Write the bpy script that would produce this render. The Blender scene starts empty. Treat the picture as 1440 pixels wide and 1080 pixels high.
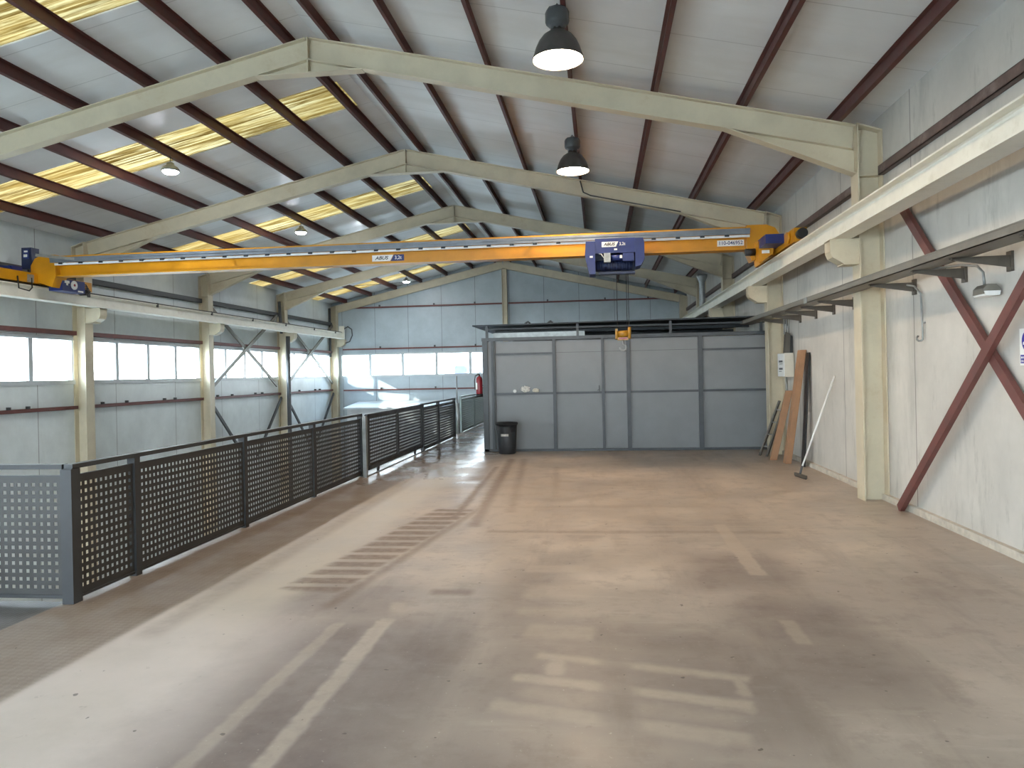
import bpy, bmesh, math, random
from mathutils import Vector, Matrix
random.seed(7)
sc = bpy.context.scene
COL = sc.collection
V = Vector

# ------------------------------------------------------------------ helpers
def lin(hexs):
    h = hexs.lstrip('#')
    out = []
    for i in (0, 2, 4):
        c = int(h[i:i+2], 16) / 255
        out.append(c / 12.92 if c <= .04045 else ((c + .055) / 1.055) ** 2.4)
    return (*out, 1)

class MB:
    def __init__(self):
        self.bm = bmesh.new()
    def poly_prism(self, pts, ext):
        """closed prism from a planar polygon (list of points) pushed along ext"""
        bm = self.bm
        ext = V(ext)
        a = [bm.verts.new(V(p)) for p in pts]
        b = [bm.verts.new(V(p) + ext) for p in pts]
        n = len(pts)
        fs = [bm.faces.new(a), bm.faces.new(b[::-1])]
        for i in range(n):
            j = (i + 1) % n
            fs.append(bm.faces.new((a[j], a[i], b[i], b[j])))
        bmesh.ops.recalc_face_normals(bm, faces=fs)
        return self
    def box(self, x0, x1, y0, y1, z0, z1):
        return self.poly_prism([(x0, y0, z0), (x1, y0, z0), (x1, y1, z0), (x0, y1, z0)], (0, 0, z1 - z0))
    def bar(self, p, q, w, h, up=(0, 0, 1)):
        """box along p->q, w across, h along up"""
        p, q, up = V(p), V(q), V(up)
        d = (q - p).normalized()
        s = d.cross(up)
        if s.length < 1e-6:
            s = d.cross(V((0, 1, 0)))
        s.normalize()
        u = s.cross(d).normalized()
        pts = [p - s*w/2 - u*h/2, p + s*w/2 - u*h/2, p + s*w/2 + u*h/2, p - s*w/2 + u*h/2]
        return self.poly_prism(pts, q - p)
    def ibeam(self, p, q, h, b, tw=.012, tf=.018, up=(0, 0, 1)):
        p, q, up = V(p), V(q), V(up)
        d = (q - p).normalized(); s = d.cross(up).normalized(); u = s.cross(d).normalized()
        self.bar(p + u*(h/2 - tf/2), q + u*(h/2 - tf/2), b, tf, u)
        self.bar(p - u*(h/2 - tf/2), q - u*(h/2 - tf/2), b, tf, u)
        self.bar(p, q, tw, h - 2*tf, u)
        return self
    def cyl(self, p, q, r0, r1=None, n=16):
        bm = self.bm
        r1 = r0 if r1 is None else r1
        p, q = V(p), V(q)
        d = (q - p).normalized()
        s = d.cross(V((0, 0, 1)))
        if s.length < 1e-4: s = V((1, 0, 0))
        s.normalize(); u = d.cross(s)
        A = [bm.verts.new(p + (s*math.cos(t) + u*math.sin(t))*r0) for t in [2*math.pi*i/n for i in range(n)]]
        B = [bm.verts.new(q + (s*math.cos(t) + u*math.sin(t))*r1) for t in [2*math.pi*i/n for i in range(n)]]
        fs = [bm.faces.new(A[::-1]), bm.faces.new(B)]
        for i in range(n):
            f = bm.faces.new((A[i], A[(i+1) % n], B[(i+1) % n], B[i])); f.smooth = True; fs.append(f)
        bmesh.ops.recalc_face_normals(bm, faces=fs)
        return self
    def tube(self, pts, r, n=8):
        bm = self.bm
        pts = [V(p) for p in pts]
        rings = []
        prev = None
        for i, p in enumerate(pts):
            d = (pts[min(i+1, len(pts)-1)] - pts[max(i-1, 0)]).normalized()
            if prev is None:
                s = d.cross(V((0, 0, 1)))
                if s.length < 1e-3: s = d.cross(V((1, 0, 0)))
            else:
                s = prev - d * prev.dot(d)
            s.normalize(); prev = s; u = d.cross(s)
            rings.append([bm.verts.new(p + (s*math.cos(t) + u*math.sin(t))*r) for t in [2*math.pi*k/n for k in range(n)]])
        fs = [bm.faces.new(rings[0][::-1]), bm.faces.new(rings[-1])]
        for a, b in zip(rings, rings[1:]):
            for k in range(n):
                f = bm.faces.new((a[k], a[(k+1) % n], b[(k+1) % n], b[k])); f.smooth = True; fs.append(f)
        bmesh.ops.recalc_face_normals(bm, faces=fs)
        return self
    def lathe(self, prof, c, n=32, close=True):
        """prof list of (r, z) ; axis vertical at c (x,y,z0)"""
        bm = self.bm
        c = V(c)
        rings = []
        for r, z in prof:
            if r < 1e-5:
                rings.append([bm.verts.new(c + V((0, 0, z)))])
            else:
                rings.append([bm.verts.new(c + V((r*math.cos(t), r*math.sin(t), z))) for t in [2*math.pi*k/n for k in range(n)]])
        fs = []
        for a, b in zip(rings, rings[1:]):
            for k in range(n):
                k2 = (k+1) % n
                if len(a) == 1 and len(b) == 1: continue
                if len(a) == 1: f = bm.faces.new((a[0], b[k2], b[k]))
                elif len(b) == 1: f = bm.faces.new((a[k], a[k2], b[0]))
                else: f = bm.faces.new((a[k], a[k2], b[k2], b[k]))
                f.smooth = True; fs.append(f)
        bmesh.ops.recalc_face_normals(bm, faces=fs)
        return self
    def build(self, name, mat, parent=None):
        me = bpy.data.meshes.new(name)
        if parent is not None:
            r = parent
            while r.parent: r = r.parent
            off = r.location
            bmesh.ops.translate(self.bm, verts=self.bm.verts, vec=-off)
        self.bm.to_mesh(me); self.bm.free()
        me.materials.append(mat)
        o = bpy.data.objects.new(name, me)
        COL.objects.link(o)
        if parent is not None: o.parent = parent
        return o

def tag(o, label, cat, group=None, kind=None):
    o['label'] = label; o['category'] = cat
    if group: o['group'] = group
    if kind: o['kind'] = kind
    return o

def thing(name, label, cat, loc=(0, 0, 0), group=None):
    o = bpy.data.objects.new(name, None)
    COL.objects.link(o)
    o.location = loc
    o.empty_display_size = .1
    return tag(o, label, cat, group)

def struct(name, mb, mat, parent=None, label=None, cat=None):
    o = mb.build(name, mat, parent)
    if parent is None:
        o['kind'] = 'structure'
        if label: o['label'] = label; o['category'] = cat
    return o

def copy_thing(o, parent=None):
    c = o.copy(); COL.objects.link(c)
    if parent: c.parent = parent
    for ch in list(o.children): copy_thing(ch, c)
    return c

def lettering(name, body, size, loc, rot, mat, parent, shear=0., bold=0., ext=.0015, scalex=1., center=True):
    cu = bpy.data.curves.new(name, 'FONT')
    cu.body = body; cu.size = size; cu.extrude = ext; cu.shear = shear; cu.offset = bold
    if center: cu.align_x = 'CENTER'; cu.align_y = 'CENTER'
    tmp = bpy.data.objects.new(name, cu)
    COL.objects.link(tmp)
    dg = bpy.context.evaluated_depsgraph_get(); dg.update()
    me = bpy.data.meshes.new_from_object(tmp.evaluated_get(dg))
    bpy.data.objects.remove(tmp); bpy.data.curves.remove(cu)
    r = parent
    while r.parent: r = r.parent
    M = Matrix.Translation(V(loc) - r.location) @ Matrix.Rotation(rot[2], 4, 'Z') @ Matrix.Rotation(rot[0], 4, 'X') @ Matrix.Diagonal((scalex, 1, 1, 1))
    me.transform(M)
    me.materials.clear(); me.materials.append(mat)
    o = bpy.data.objects.new(name, me); COL.objects.link(o); o.parent = parent
    return o
FRONT = (math.pi/2, 0, 0)                 # lettering facing -Y
LEFTW = (math.pi/2, 0, -math.pi/2)        # lettering facing -X

# ------------------------------------------------------------------ materials
class NT:
    def __init__(self, name):
        self.m = bpy.data.materials.new(name); self.m.use_nodes = True
        self.t = self.m.node_tree; self.n = self.t.nodes; self.n.clear()
        self.out = self.n.new('ShaderNodeOutputMaterial')
        self.tc = None
    def L(self, a, b): self.t.links.new(a, b)
    def node(self, typ, **kw):
        x = self.n.new(typ)
        for k, v in kw.items(): setattr(x, k, v)
        return x
    def coord(self):
        if not self.tc:
            g = self.node('ShaderNodeNewGeometry'); self.tc = g.outputs['Position']
        return self.tc
    def mathn(self, op, a, b=None, clamp=False):
        x = self.node('ShaderNodeMath', operation=op, use_clamp=clamp)
        for i, v in enumerate((a, b)):
            if v is None: continue
            if isinstance(v, (int, float)): x.inputs[i].default_value = v
            else: self.L(v, x.inputs[i])
        return x.outputs[0]
    def noise(self, scale=5, detail=4, rough=.55, vec=None, stretch=None):
        v = vec or self.coord()
        if stretch:
            mp = self.node('ShaderNodeMapping'); mp.inputs['Scale'].default_value = stretch
            self.L(v, mp.inputs['Vector']); v = mp.outputs[0]
        x = self.node('ShaderNodeTexNoise'); x.inputs['Scale'].default_value = scale
        x.inputs['Detail'].default_value = detail; x.inputs['Roughness'].default_value = rough
        self.L(v, x.inputs['Vector'])
        return x.outputs['Fac']
    def rng(self, v, a, b, c=0., d=1., smooth=False):
        x = self.node('ShaderNodeMapRange', interpolation_type='SMOOTHSTEP' if smooth else 'LINEAR')
        self.L(v, x.inputs[0])
        for i, q in enumerate((a, b, c, d)): x.inputs[i+1].default_value = q
        return x.outputs[0]
    def mix(self, fac, a, b, blend='MIX'):
        x = self.node('ShaderNodeMix', data_type='RGBA', blend_type=blend)
        if isinstance(fac, (int, float)): x.inputs[0].default_value = fac
        else: self.L(fac, x.inputs[0])
        for i, v in ((6, a), (7, b)):
            if isinstance(v, tuple): x.inputs[i].default_value = v
            else: self.L(v, x.inputs[i])
        return x.outputs[2]
    def bsdf(self, col, rough=.5, metal=0., spec=.5, bump=None, bstr=.2, bdist=.01):
        b = self.node('ShaderNodeBsdfPrincipled')
        for k, v in (('Base Color', col), ('Roughness', rough), ('Metallic', metal), ('Specular IOR Level', spec)):
            if isinstance(v, (int, float, tuple)): b.inputs[k].default_value = v
            else: self.L(v, b.inputs[k])
        if bump is not None:
            bp = self.node('ShaderNodeBump'); bp.inputs['Strength'].default_value = bstr
            bp.inputs['Distance'].default_value = bdist
            self.L(bump, bp.inputs['Height']); self.L(bp.outputs[0], b.inputs['Normal'])
        self.L(b.outputs[0], self.out.inputs['Surface'])
        return b

def paint(name, hexs, rough=.5, metal=0., var=.12, scale=3., dirt=None, spec=.5):
    t = NT(name)
    c = lin(hexs)
    d = tuple(x*(1-var*2) for x in c[:3]) + (1,)
    l = tuple(min(1, x*(1+var*.6)) for x in c[:3]) + (1,)
    n = t.noise(scale, 5, .6)
    col = t.mix(t.rng(n, .3, .7), d, l)
    if dirt:
        n2 = t.noise(scale*.5, 6, .7)
        col = t.mix(t.rng(n2, .52, .72, 0, .6, True), col, lin(dirt))
    t.bsdf(col, t.rng(n, .3, .7, rough*.85, min(1, rough*1.15)), metal, spec)
    return t.m

def emit(name, hexs, strength):
    t = NT(name)
    e = t.node('ShaderNodeEmission'); e.inputs[0].default_value = lin(hexs); e.inputs[1].default_value = strength
    t.L(e.outputs[0], t.out.inputs['Surface'])
    return t.m

M = {}
M['cream'] = paint('cream_steel_paint', '#cbc0a6', .45, 0, .08, 2.5, '#ab9a7e')
M['beam'] = paint('off_white_beam_paint', '#e8e5d8', .4, 0, .06, 4., '#bdb7a6')
M['red'] = paint('red_lead_primer', '#5a332f', .55, 0, .2, 6.)
M['redlight'] = paint('red_lead_primer_bright', '#6d403a', .55, 0, .15, 6.)
M['girt'] = paint('worn_brown_girt', '#6c5852', .55, 0, .3, 5., '#8a8480')
M['rail_steel'] = paint('dark_rail_steel', '#4a4742', .45, .6, .2, 8.)
M['dark'] = paint('dark_grey_steel_paint', '#47494a', .5, .1, .15, 5.)
M['post'] = paint('grey_post_paint', '#363738', .48, .1, .12, 5.)
M['perf'] = paint('perforated_sheet_paint', '#3d3c3a', .45, .25, .15, 2.)
M['perfgreen'] = paint('greenish_sheet_paint', '#8e9b99', .45, .25, .12, 2.)
M['yellow'] = paint('yellow_crane_paint', '#c58708', .35, 0, .1, 3.)
M['blue'] = paint('blue_machine_paint', '#182a69', .4, 0, .1, 5.)
M['darkblue'] = paint('dark_blue_paint', '#152347', .45, 0, .1, 5.)
M['black'] = paint('black_plastic', '#17181b', .5, 0, .1, 8.)
M['binplastic'] = paint('charcoal_plastic', '#33363a', .45, 0, .12, 6.)
M['white'] = paint('white_plastic', '#e8e9e6', .4, 0, .04, 6.)
M['winframe'] = paint('white_window_frame', '#b4babc', .4, 0, .05, 4.)
M['galv'] = paint('galvanised_steel', '#9a9c9a', .4, .55, .15, 9.)
M['tracksteel'] = paint('cable_track_steel', '#737a82', .4, .3, .12, 6.)
M['tray'] = paint('dull_tray_steel', '#7a766d', .5, .3, .12, 6.)
M['bracket'] = paint('bracket_steel', '#5c564e', .55, .3, .12, 6.)
M['partition'] = paint('grey_sheet_partition', '#7d7f81', .5, .05, .07, 1.2)
M['pframe'] = paint('grey_partition_frame', '#4c5054', .5, .1, .14, 5.)
M['roofsheet'] = paint('dark_canopy_sheet', '#2c3236', .5, .2, .15, 3.)
M['cardboard'] = paint('brown_board', '#a67d5c', .7, 0, .08, 8.)
M['cardedge'] = paint('brown_board_edge', '#7a5a40', .8, 0, .12, 20.)
M['ladder'] = paint('old_ladder_metal', '#5a544c', .5, .3, .25, 12.)
M['alu'] = paint('aluminium', '#b9b9b6', .35, .6, .1, 9.)
M['extred'] = paint('extinguisher_red', '#8a1c27', .3, 0, .08, 6.)
M['beige'] = paint('beige_box_plastic', '#c9c3b4', .45, 0, .05, 6.)
M['lampshell'] = paint('lamp_housing_grey', '#55524f', .4, .45, .12, 8.)
M['label_blue'] = paint('label_blue', '#1e2f6a', .5, 0, .02, 5.)
M['sign_blue'] = paint('sign_blue', '#352f92', .4, 0, .02, 5.)
M['sign_white'] = paint('sign_white', '#eeeee8', .4, 0, .02, 5.)
M['ink'] = paint('black_ink', '#16181c', .6, 0, .02, 5.)
M['rope'] = paint('wire_rope', '#4b4c4d', .4, .6, .1, 30.)
M['orange_hook'] = paint('hook_block_yellow', '#b08020', .4, 0, .25, 20.)
M['rag'] = paint('crumpled_white_plastic', '#d6d2ca', .6, 0, .2, 30.)
M['cabin'] = paint('pale_cabin_sheet', '#c4c8c8', .5, 0, .08, 2.)
M['outside'] = paint('outside_wall', '#b8ccd6', .8, 0, .1, .4)
M['asphalt'] = paint('outside_ground', '#b5b0a6', .9, 0, .15, .6)

LAMP_WARM = emit('lamp_glow_warm', '#ffe2c0', 85)
LAMP_COOL = emit('lamp_glow_cool', '#f4f8ff', 200)

def m_wall(name, hexs, stain, rough=.6, seam_off=13.62, seam=2.42, amount=.5, axis='Y', hline=None):
    t = NT(name)
    p = t.coord()
    sep = t.node('ShaderNodeSeparateXYZ'); t.L(p, sep.inputs[0])
    a = sep.outputs[axis]
    m = t.mathn('PINGPONG', t.mathn('SUBTRACT', a, seam_off), seam/2)
    line = t.rng(m, .004, .012, 1, 0)
    n1 = t.noise(.9, 6, .65)
    n2 = t.noise(2.2, 6, .7, stretch=(1, 1, .25))
    c = lin(hexs)
    col = t.mix(t.rng(n1, .35, .65), tuple(x*.86 for x in c[:3])+(1,), tuple(min(1, x*1.06) for x in c[:3])+(1,))
    col = t.mix(t.rng(n2, .5, .75, 0, amount, True), col, lin(stain))
    n3 = t.noise(3.2, 7, .75, stretch=(1, 1.6, .35))
    col = t.mix(t.rng(n3, .55, .7, 0, amount*.7, True), col, lin('#97948d'))
    col = t.mix(t.mathn('MULTIPLY', line, .75), col, lin('#4d4b48'))
    t.bsdf(col, t.rng(n1, .3, .7, rough*.8, rough), 0, .4, bump=n2, bstr=.05)
    return t.m
M['wallL'] = m_wall('pale_grey_wall_panel', '#d2d9d9', '#c1c9c9', .45, amount=.15)
M['wallR'] = m_wall('stained_concrete_wall_panel', '#c6c2ba', '#a8a69f', .6, amount=.75)
M['wallB'] = m_wall('pale_back_wall_panel', '#a9b4b9', '#9da9ae', .4, seam_off=-4.99, seam=1.41, amount=.12, axis='X')
M['skirt'] = paint('concrete_kerb', '#cbc4b6', .8, 0, .15, 10., '#a39a8b')

def m_ceiling():
    t = NT('grey_roof_sheet')
    p = t.coord()
    sep = t.node('ShaderNodeSeparateXYZ'); t.L(p, sep.inputs[0])
    m = t.mathn('PINGPONG', t.mathn('SUBTRACT', sep.outputs['Y'], 11.45), .525)
    line = t.rng(m, .003, .010, 1, 0)
    n1 = t.noise(.7, 5, .6)
    n2 = t.noise(1.2, 5, .6, stretch=(.25, 1.6, 1))
    col = t.mix(t.rng(n1, .35, .65), lin('#cfd1d1'), lin('#dcdede'))
    col = t.mix(t.rng(n2, .45, .7, 0, .5, True), col, lin('#cbcbc8'))
    col = t.mix(t.mathn('MULTIPLY', line, .35), col, lin('#555555'))
    t.bsdf(col, t.rng(n2, .35, .65, .32, .5), 0., .5, bump=n2, bstr=.06, bdist=.02)
    return t.m
M['ceil'] = m_ceiling()

def m_skylight():
    t = NT('yellowed_translucent_sheet')
    n1 = t.noise(2.2, 8, .75, stretch=(.22, 2.2, .22))
    n2 = t.noise(7., 6, .7, stretch=(.10, 3.0, .10))
    n3 = t.noise(.6, 3, .6)
    col = t.mix(t.rng(n1, .38, .62, 0, 1, True), lin('#5f4e2c'), lin('#897a58'))
    col = t.mix(t.rng(n2, .42, .6, 0, .75, True), col, lin('#b0a88e'))
    col = t.mix(t.rng(n3, .35, .65, 0, .5, True), col, lin('#96855d'))
    tr = t.node('ShaderNodeBsdfTranslucent'); t.L(col, tr.inputs[0])
    df = t.node('ShaderNodeBsdfDiffuse'); t.L(col, df.inputs[0])
    mx = t.node('ShaderNodeMixShader'); mx.inputs[0].default_value = .12
    t.L(tr.outputs[0], mx.inputs[1]); t.L(df.outputs[0], mx.inputs[2])
    t.L(mx.outputs[0], t.out.inputs['Surface'])
    return t.m
M['sky'] = m_skylight()

def m_glass():
    t = NT('window_glass')
    tr = t.node('ShaderNodeBsdfTransparent'); tr.inputs[0].default_value = (.93, .97, .97, 1)
    gl = t.node('ShaderNodeBsdfGlossy'); gl.inputs['Roughness'].default_value = .05
    lw = t.node('ShaderNodeLayerWeight'); lw.inputs[0].default_value = .5
    fr = t.mathn('ADD', t.mathn('MULTIPLY', t.mathn('POWER', lw.outputs['Facing'], 5.), .6), .03)
    mx = t.node('ShaderNodeMixShader'); t.L(fr, mx.inputs[0])
    t.L(tr.outputs[0], mx.inputs[1]); t.L(gl.outputs[0], mx.inputs[2])
    t.L(mx.outputs[0], t.out.inputs['Surface'])
    return t.m
M['glass'] = m_glass()

def m_floor():
    t = NT('dusty_painted_concrete')
    p = t.coord()
    # wobble the coordinates a little so that the marks have worn edges
    nz = t.node('ShaderNodeTexNoise'); nz.inputs['Scale'].default_value = 9.; nz.inputs['Detail'].default_value = 5
    t.L(p, nz.inputs['Vector'])
    vs = t.node('ShaderNodeVectorMath', operation='SUBTRACT'); t.L(nz.outputs['Color'], vs.inputs[0]); vs.inputs[1].default_value = (.5, .5, .5)
    sc_ = t.node('ShaderNodeVectorMath', operation='SCALE'); t.L(vs.outputs[0], sc_.inputs[0]); sc_.inputs['Scale'].default_value = .055
    ad = t.node('ShaderNodeVectorMath', operation='ADD'); t.L(p, ad.inputs[0]); t.L(sc_.outputs[0], ad.inputs[1])
    P = ad.outputs[0]
    sep = t.node('ShaderNodeSeparateXYZ'); t.L(p, sep.inputs[0])
    X, Y = sep.outputs['X'], sep.outputs['Y']
    def box(cx, cy, hx, hy, ang=0, soft=.02, w=1.):
        mp = t.node('ShaderNodeMapping', vector_type='TEXTURE')
        mp.inputs['Location'].default_value = (cx, cy, 0)
        mp.inputs['Rotation'].default_value = (0, 0, math.radians(ang))
        t.L(P, mp.inputs[0])
        s = t.node('ShaderNodeSeparateXYZ'); t.L(mp.outputs[0], s.inputs[0])
        a = t.rng(t.mathn('ABSOLUTE', s.outputs[0]), max(hx-soft, 0), hx+soft, 1, 0, True)
        b = t.rng(t.mathn('ABSOLUTE', s.outputs[1]), max(hy-soft*1.5, 0), hy+soft*1.5, w, 0, True)
        return t.mathn('MULTIPLY', a, b)
    def union(lst):
        r = lst[0]
        for q in lst[1:]: r = t.mathn('MAXIMUM', r, q)
        return r
    nA = t.noise(.35, 5, .6); nB = t.noise(1.3, 6, .65); nC = t.noise(9, 5, .7); nD = t.noise(38, 3, .6)
    nS = t.noise(1.1, 6, .65, stretch=(2.2, .35, 1))
    base = t.mix(t.rng(nB, .35, .65, 0, 1, True), lin('#b0a091'), lin('#c4b4a4'))
    base = t.mix(t.rng(nA, .40, .60, 0, .65, True), base, lin('#9c8f82'))
    base = t.mix(t.rng(nS, .5, .68, 0, .45, True), base, lin('#8c7d70'))
    nM = t.noise(4.2, 6, .7); nV = t.noise(3., 6, .7, stretch=(.5, 3., 1))
    base = t.mix(t.rng(nM, .48, .66, 0, .4, True), base, lin('#8f7f72'))
    base = t.mix(t.rng(nV, .52, .68, 0, .35, True), base, lin('#c0b3a4'))
    corr = box(-3.0, 17.2, .95, 6.0, 0, .5, .7)
    base = t.mix(corr, base, lin('#b3b0ac'))  # cleaner corridor floor, with the bluish window glare put into its colour
    # wide dark purplish worn areas
    dark = union([box(-1.65, 3.5, .85, 1.5, 0, .35, .85), box(1.3, 4.7, .42, .9, 0, .25, .75), box(.15, 2.9, 1.1, .35, -12, .25, .7), box(.15, 3.95, .95, .62, -13, .25, .55),
                  box(.3, 4.6, .9, .25, -10, .2, .55), box(1.1, 6.3, .45, .6, 0, .2, .55), box(2.2, 5.4, .7, .9, 0, .4, .35),
                  box(-1.9, 5.3, .5, .5, 0, .2, .6), box(-.55, 5.4, .25, 1.0, 0, .2, .4)])
    dark = t.mathn('MULTIPLY', dark, t.rng(nB, .25, .6, .45, 1))
    col = t.mix(dark, base, lin('#6b5b56'))
    # cleaner pale band that follows the railing
    band = t.mathn('MULTIPLY', box(-2.72, 6.6, .38, 5.2, 0, .16, .8), t.rng(nB, .3, .6, .55, 1))
    col = t.mix(band, col, lin('#c6baa8'))
    bl = t.mathn('MULTIPLY', box(-2.75, 3.4, .75, 1.5, 0, .35, .95), t.rng(nB, .3, .6, .5, 1))
    col = t.mix(bl, col, lin('#d6c8bd'))
    # brown chequer strip against the railing
    strip = t.rng(X, -3.17, -3.08, 1, 0, True)
    stripn = t.mathn('MULTIPLY', strip, t.rng(nB, .3, .65, .55, .95))
    col = t.mix(stripn, col, lin('#8a7868'))
    chk = t.node('ShaderNodeTexChecker'); chk.inputs['Scale'].default_value = 28
    mpc = t.node('ShaderNodeMapping'); mpc.inputs['Rotation'].default_value = (0, 0, .785); t.L(p, mpc.inputs[0]); t.L(mpc.outputs[0], chk.inputs['Vector'])
    chm = t.mathn('MULTIPLY', chk.outputs['Fac'], strip)
    col = t.mix(t.mathn('MULTIPLY', chm, .16), col, lin('#5d5046'))
    # caterpillar-like ladder of dark bars and long dark drag marks towards the corridor
    tread = box(-2.03, 7.3, .25, 1.75, -8, .05, 1.)
    wv = t.mathn('PINGPONG', Y, .13)
    bars = t.rng(wv, .03, .07, .25, 1., True)
    tread = t.mathn('MULTIPLY', tread, bars)
    drag = union([tread, box(-1.78, 10.8, .05, 2.4, 2, .05, .85), box(-1.56, 11.2, .07, 3.2, 3, .06, .9), box(-1.28, 11.6, .06, 2.8, 4, .06, .6),
                  box(-1.72, 7.3, .05, 2.2, -7, .05, .7), box(-2.05, 13.2, .16, 1.8, 4, .12, .55), box(-.7, 11.5, .05, 1.6, 3, .05, .35),
                  box(-2.95, 9.0, .09, 4.5, 0, .07, .45), box(-1.15, 5.58, .16, .07, 0, .04, .8), box(.3, 7.75, 1.5, .05, 0, .05, .45), box(-.2, 9.2, 1.4, .06, 1, .06, .3)])
    drag = t.mathn('MULTIPLY', drag, t.rng(nC, .3, .6, .6, 1))
    col = t.mix(t.mathn('MULTIPLY', drag, .8), col, lin('#79665a'))
    # pale strips where something stood
    light = union([box(-1.79, 3.75, .045, 1.1, -1, .02, .6), box(-1.46, 3.75, .05, 1.2, 0, .02, .85), box(-1.47, 4.55, .06, .35, 0, .02, 1.), box(-1.47, 5.2, .05, .12, 10, .03, .7),
                   box(1.23, 7.15, .07, 1.0, 0, .018, 1.), box(1.18, 4.84, .05, .22, 0, .02, .6),
                   box(.18, 4.22, .60, .045, -13, .025, .8), box(.11, 3.90, .62, .055, -13, .025, .9), box(.03, 3.55, .62, .07, -13, .03, .75),
                   box(.62, 3.74, .1, .05, -13, .02, .6), box(-.28, 4.2, .05, .13, 0, .03, .8), box(.70, 3.98, .03, .12, 0, .02, .7), box(.1, 3.72, .55, .09, -13, .06, .45),
                   box(-.38, 6.28, .27, .12, 0, .03, .8), box(-.34, 5.65, .26, .18, 0, .06, .55), box(-.28, 4.75, .22, .13, -3, .04, .6), box(-.33, 5.15, .26, .10, 0, .05, .5),
                   box(-.55, 7.64, .65, .03, -2, .02, .7), box(1.1, 8.05, .78, .025, 0, .02, .7), box(-.06, 6.95, .05, .35, 4, .03, .7), box(.35, 6.55, .45, .25, 0, .12, .4),
                   box(-.95, 9.8, .55, 1.6, 0, .25, .45), box(.6, 9.0, 1.0, .8, 0, .4, .4)])
    gap = box(.06, 3.6, .09, 1.5, 0, .05, .8)
    light = t.mathn('MULTIPLY', light, t.mathn('SUBTRACT', 1., gap))
    light = t.mathn('MULTIPLY', light, t.rng(nC, .25, .55, .6, 1))
    col = t.mix(t.mathn('MULTIPLY', light, .9), col, lin('#b8a897'))
    col = t.mix(t.rng(nC, .62, .74, 0, .4, True), col, lin('#857464'))
    col = t.mix(t.rng(nD, .66, .75, 0, .5, True), col, lin('#cdc3b3'))
    specks = t.noise(16, 2, .4)
    col = t.mix(t.rng(specks, .74, .77, 0, .7, True), col, lin('#4a4038'))
    rough = t.rng(nB, .3, .7, .30, .55)
    rough = t.mathn('ADD', rough, t.mathn('MULTIPLY', drag, .2))
    rough = t.mathn('SUBTRACT', rough, t.mathn('MULTIPLY', corr, .25))
    t.bsdf(col, rough, 0, .38, bump=t.mathn('ADD', nC, t.mathn('MULTIPLY', chm, .8)), bstr=.06, bdist=.01)
    return t.m
M['floor'] = m_floor()

def m_chequer():
    t = NT('chequer_plate')
    p = t.coord()
    chk = t.node('ShaderNodeTexChecker'); chk.inputs['Scale'].default_value = 40
    mpc = t.node('ShaderNodeMapping'); mpc.inputs['Rotation'].default_value = (0, 0, .785); t.L(p, mpc.inputs[0]); t.L(mpc.outputs[0], chk.inputs['Vector'])
    n = t.noise(2.5, 6, .65)
    col = t.mix(t.rng(n, .35, .65), lin('#5a534e'), lin('#787370'))
    col = t.mix(t.mathn('MULTIPLY', chk.outputs['Fac'], .3), col, lin('#8d8a86'))
    t.bsdf(col, .5, .35, .5, bump=chk.outputs['Fac'], bstr=.2, bdist=.004)
    return t.m
M['chequer'] = m_chequer()
M['lower'] = paint('lower_floor_concrete', '#bdb5a8', .5, 0, .12, .8, '#9a8f82')

# ------------------------------------------------------------------ main dimensions
XL, XR, XC = -11.08, 3.49, -3.80           # side wall faces and ridge
ZR, SL = 6.22, .2275                      # rafter top at the ridge, roof slope
FY = [4.63, 9.70, 14.77, 19.82, 24.90, 30.0]
YB = 30.15                                # back wall face
YF = -5.60                                # front wall, behind the camera
ZLOW = -3.2
XRAIL = -3.97
def zt(x): return ZR - SL*abs(x - XC)      # top of rafters
def zc(x): return zt(x) + .165            # underside of roof sheets

# ------------------------------------------------------------------ setting: floors and walls
struct('floor', MB().box(XRAIL-.06, XR+.05, YF, YB, -.22, 0), M['floor'])
b = MB().poly_prism([(-7.4, 1.0, -.03), (XRAIL-.06, 1.0, -.03), (XRAIL-.06, 5.22, -.03), (-7.4, 5.22, -.03)], (0, 0, .025))
struct('floor_landing', b, M['chequer'])
struct('floor_lower', MB().box(XL-.1, XR+.1, YF, YB, ZLOW-.15, ZLOW), M['lower'])
struct('ground', MB().box(-90, 80, -70, 120, -3.6, -3.4), M['asphalt'])

SILL, HEAD = 1.62, 2.62
def zce(x): return zc(x)+.02
w = MB()
w.box(XL-.12, XL, YF, YB+.1, ZLOW, SILL)
w.box(XL-.12, XL, YF, YB+.1, HEAD, zc(XL))
for y in FY + [-.44]: w.box(XL-.12, XL, y-.10, y+.14, SILL, HEAD)
w.box(XL-.12, XL, YF, YF+.2, SILL, HEAD); w.box(XL-.12, XL, 29.86, YB+.1, SILL, HEAD)
struct('wall_left', w, M['wallL'])
struct('wall_right', MB().box(XR, XR+.15, YF, YB+.1, ZLOW, zc(XR)), M['wallR'])
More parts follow.
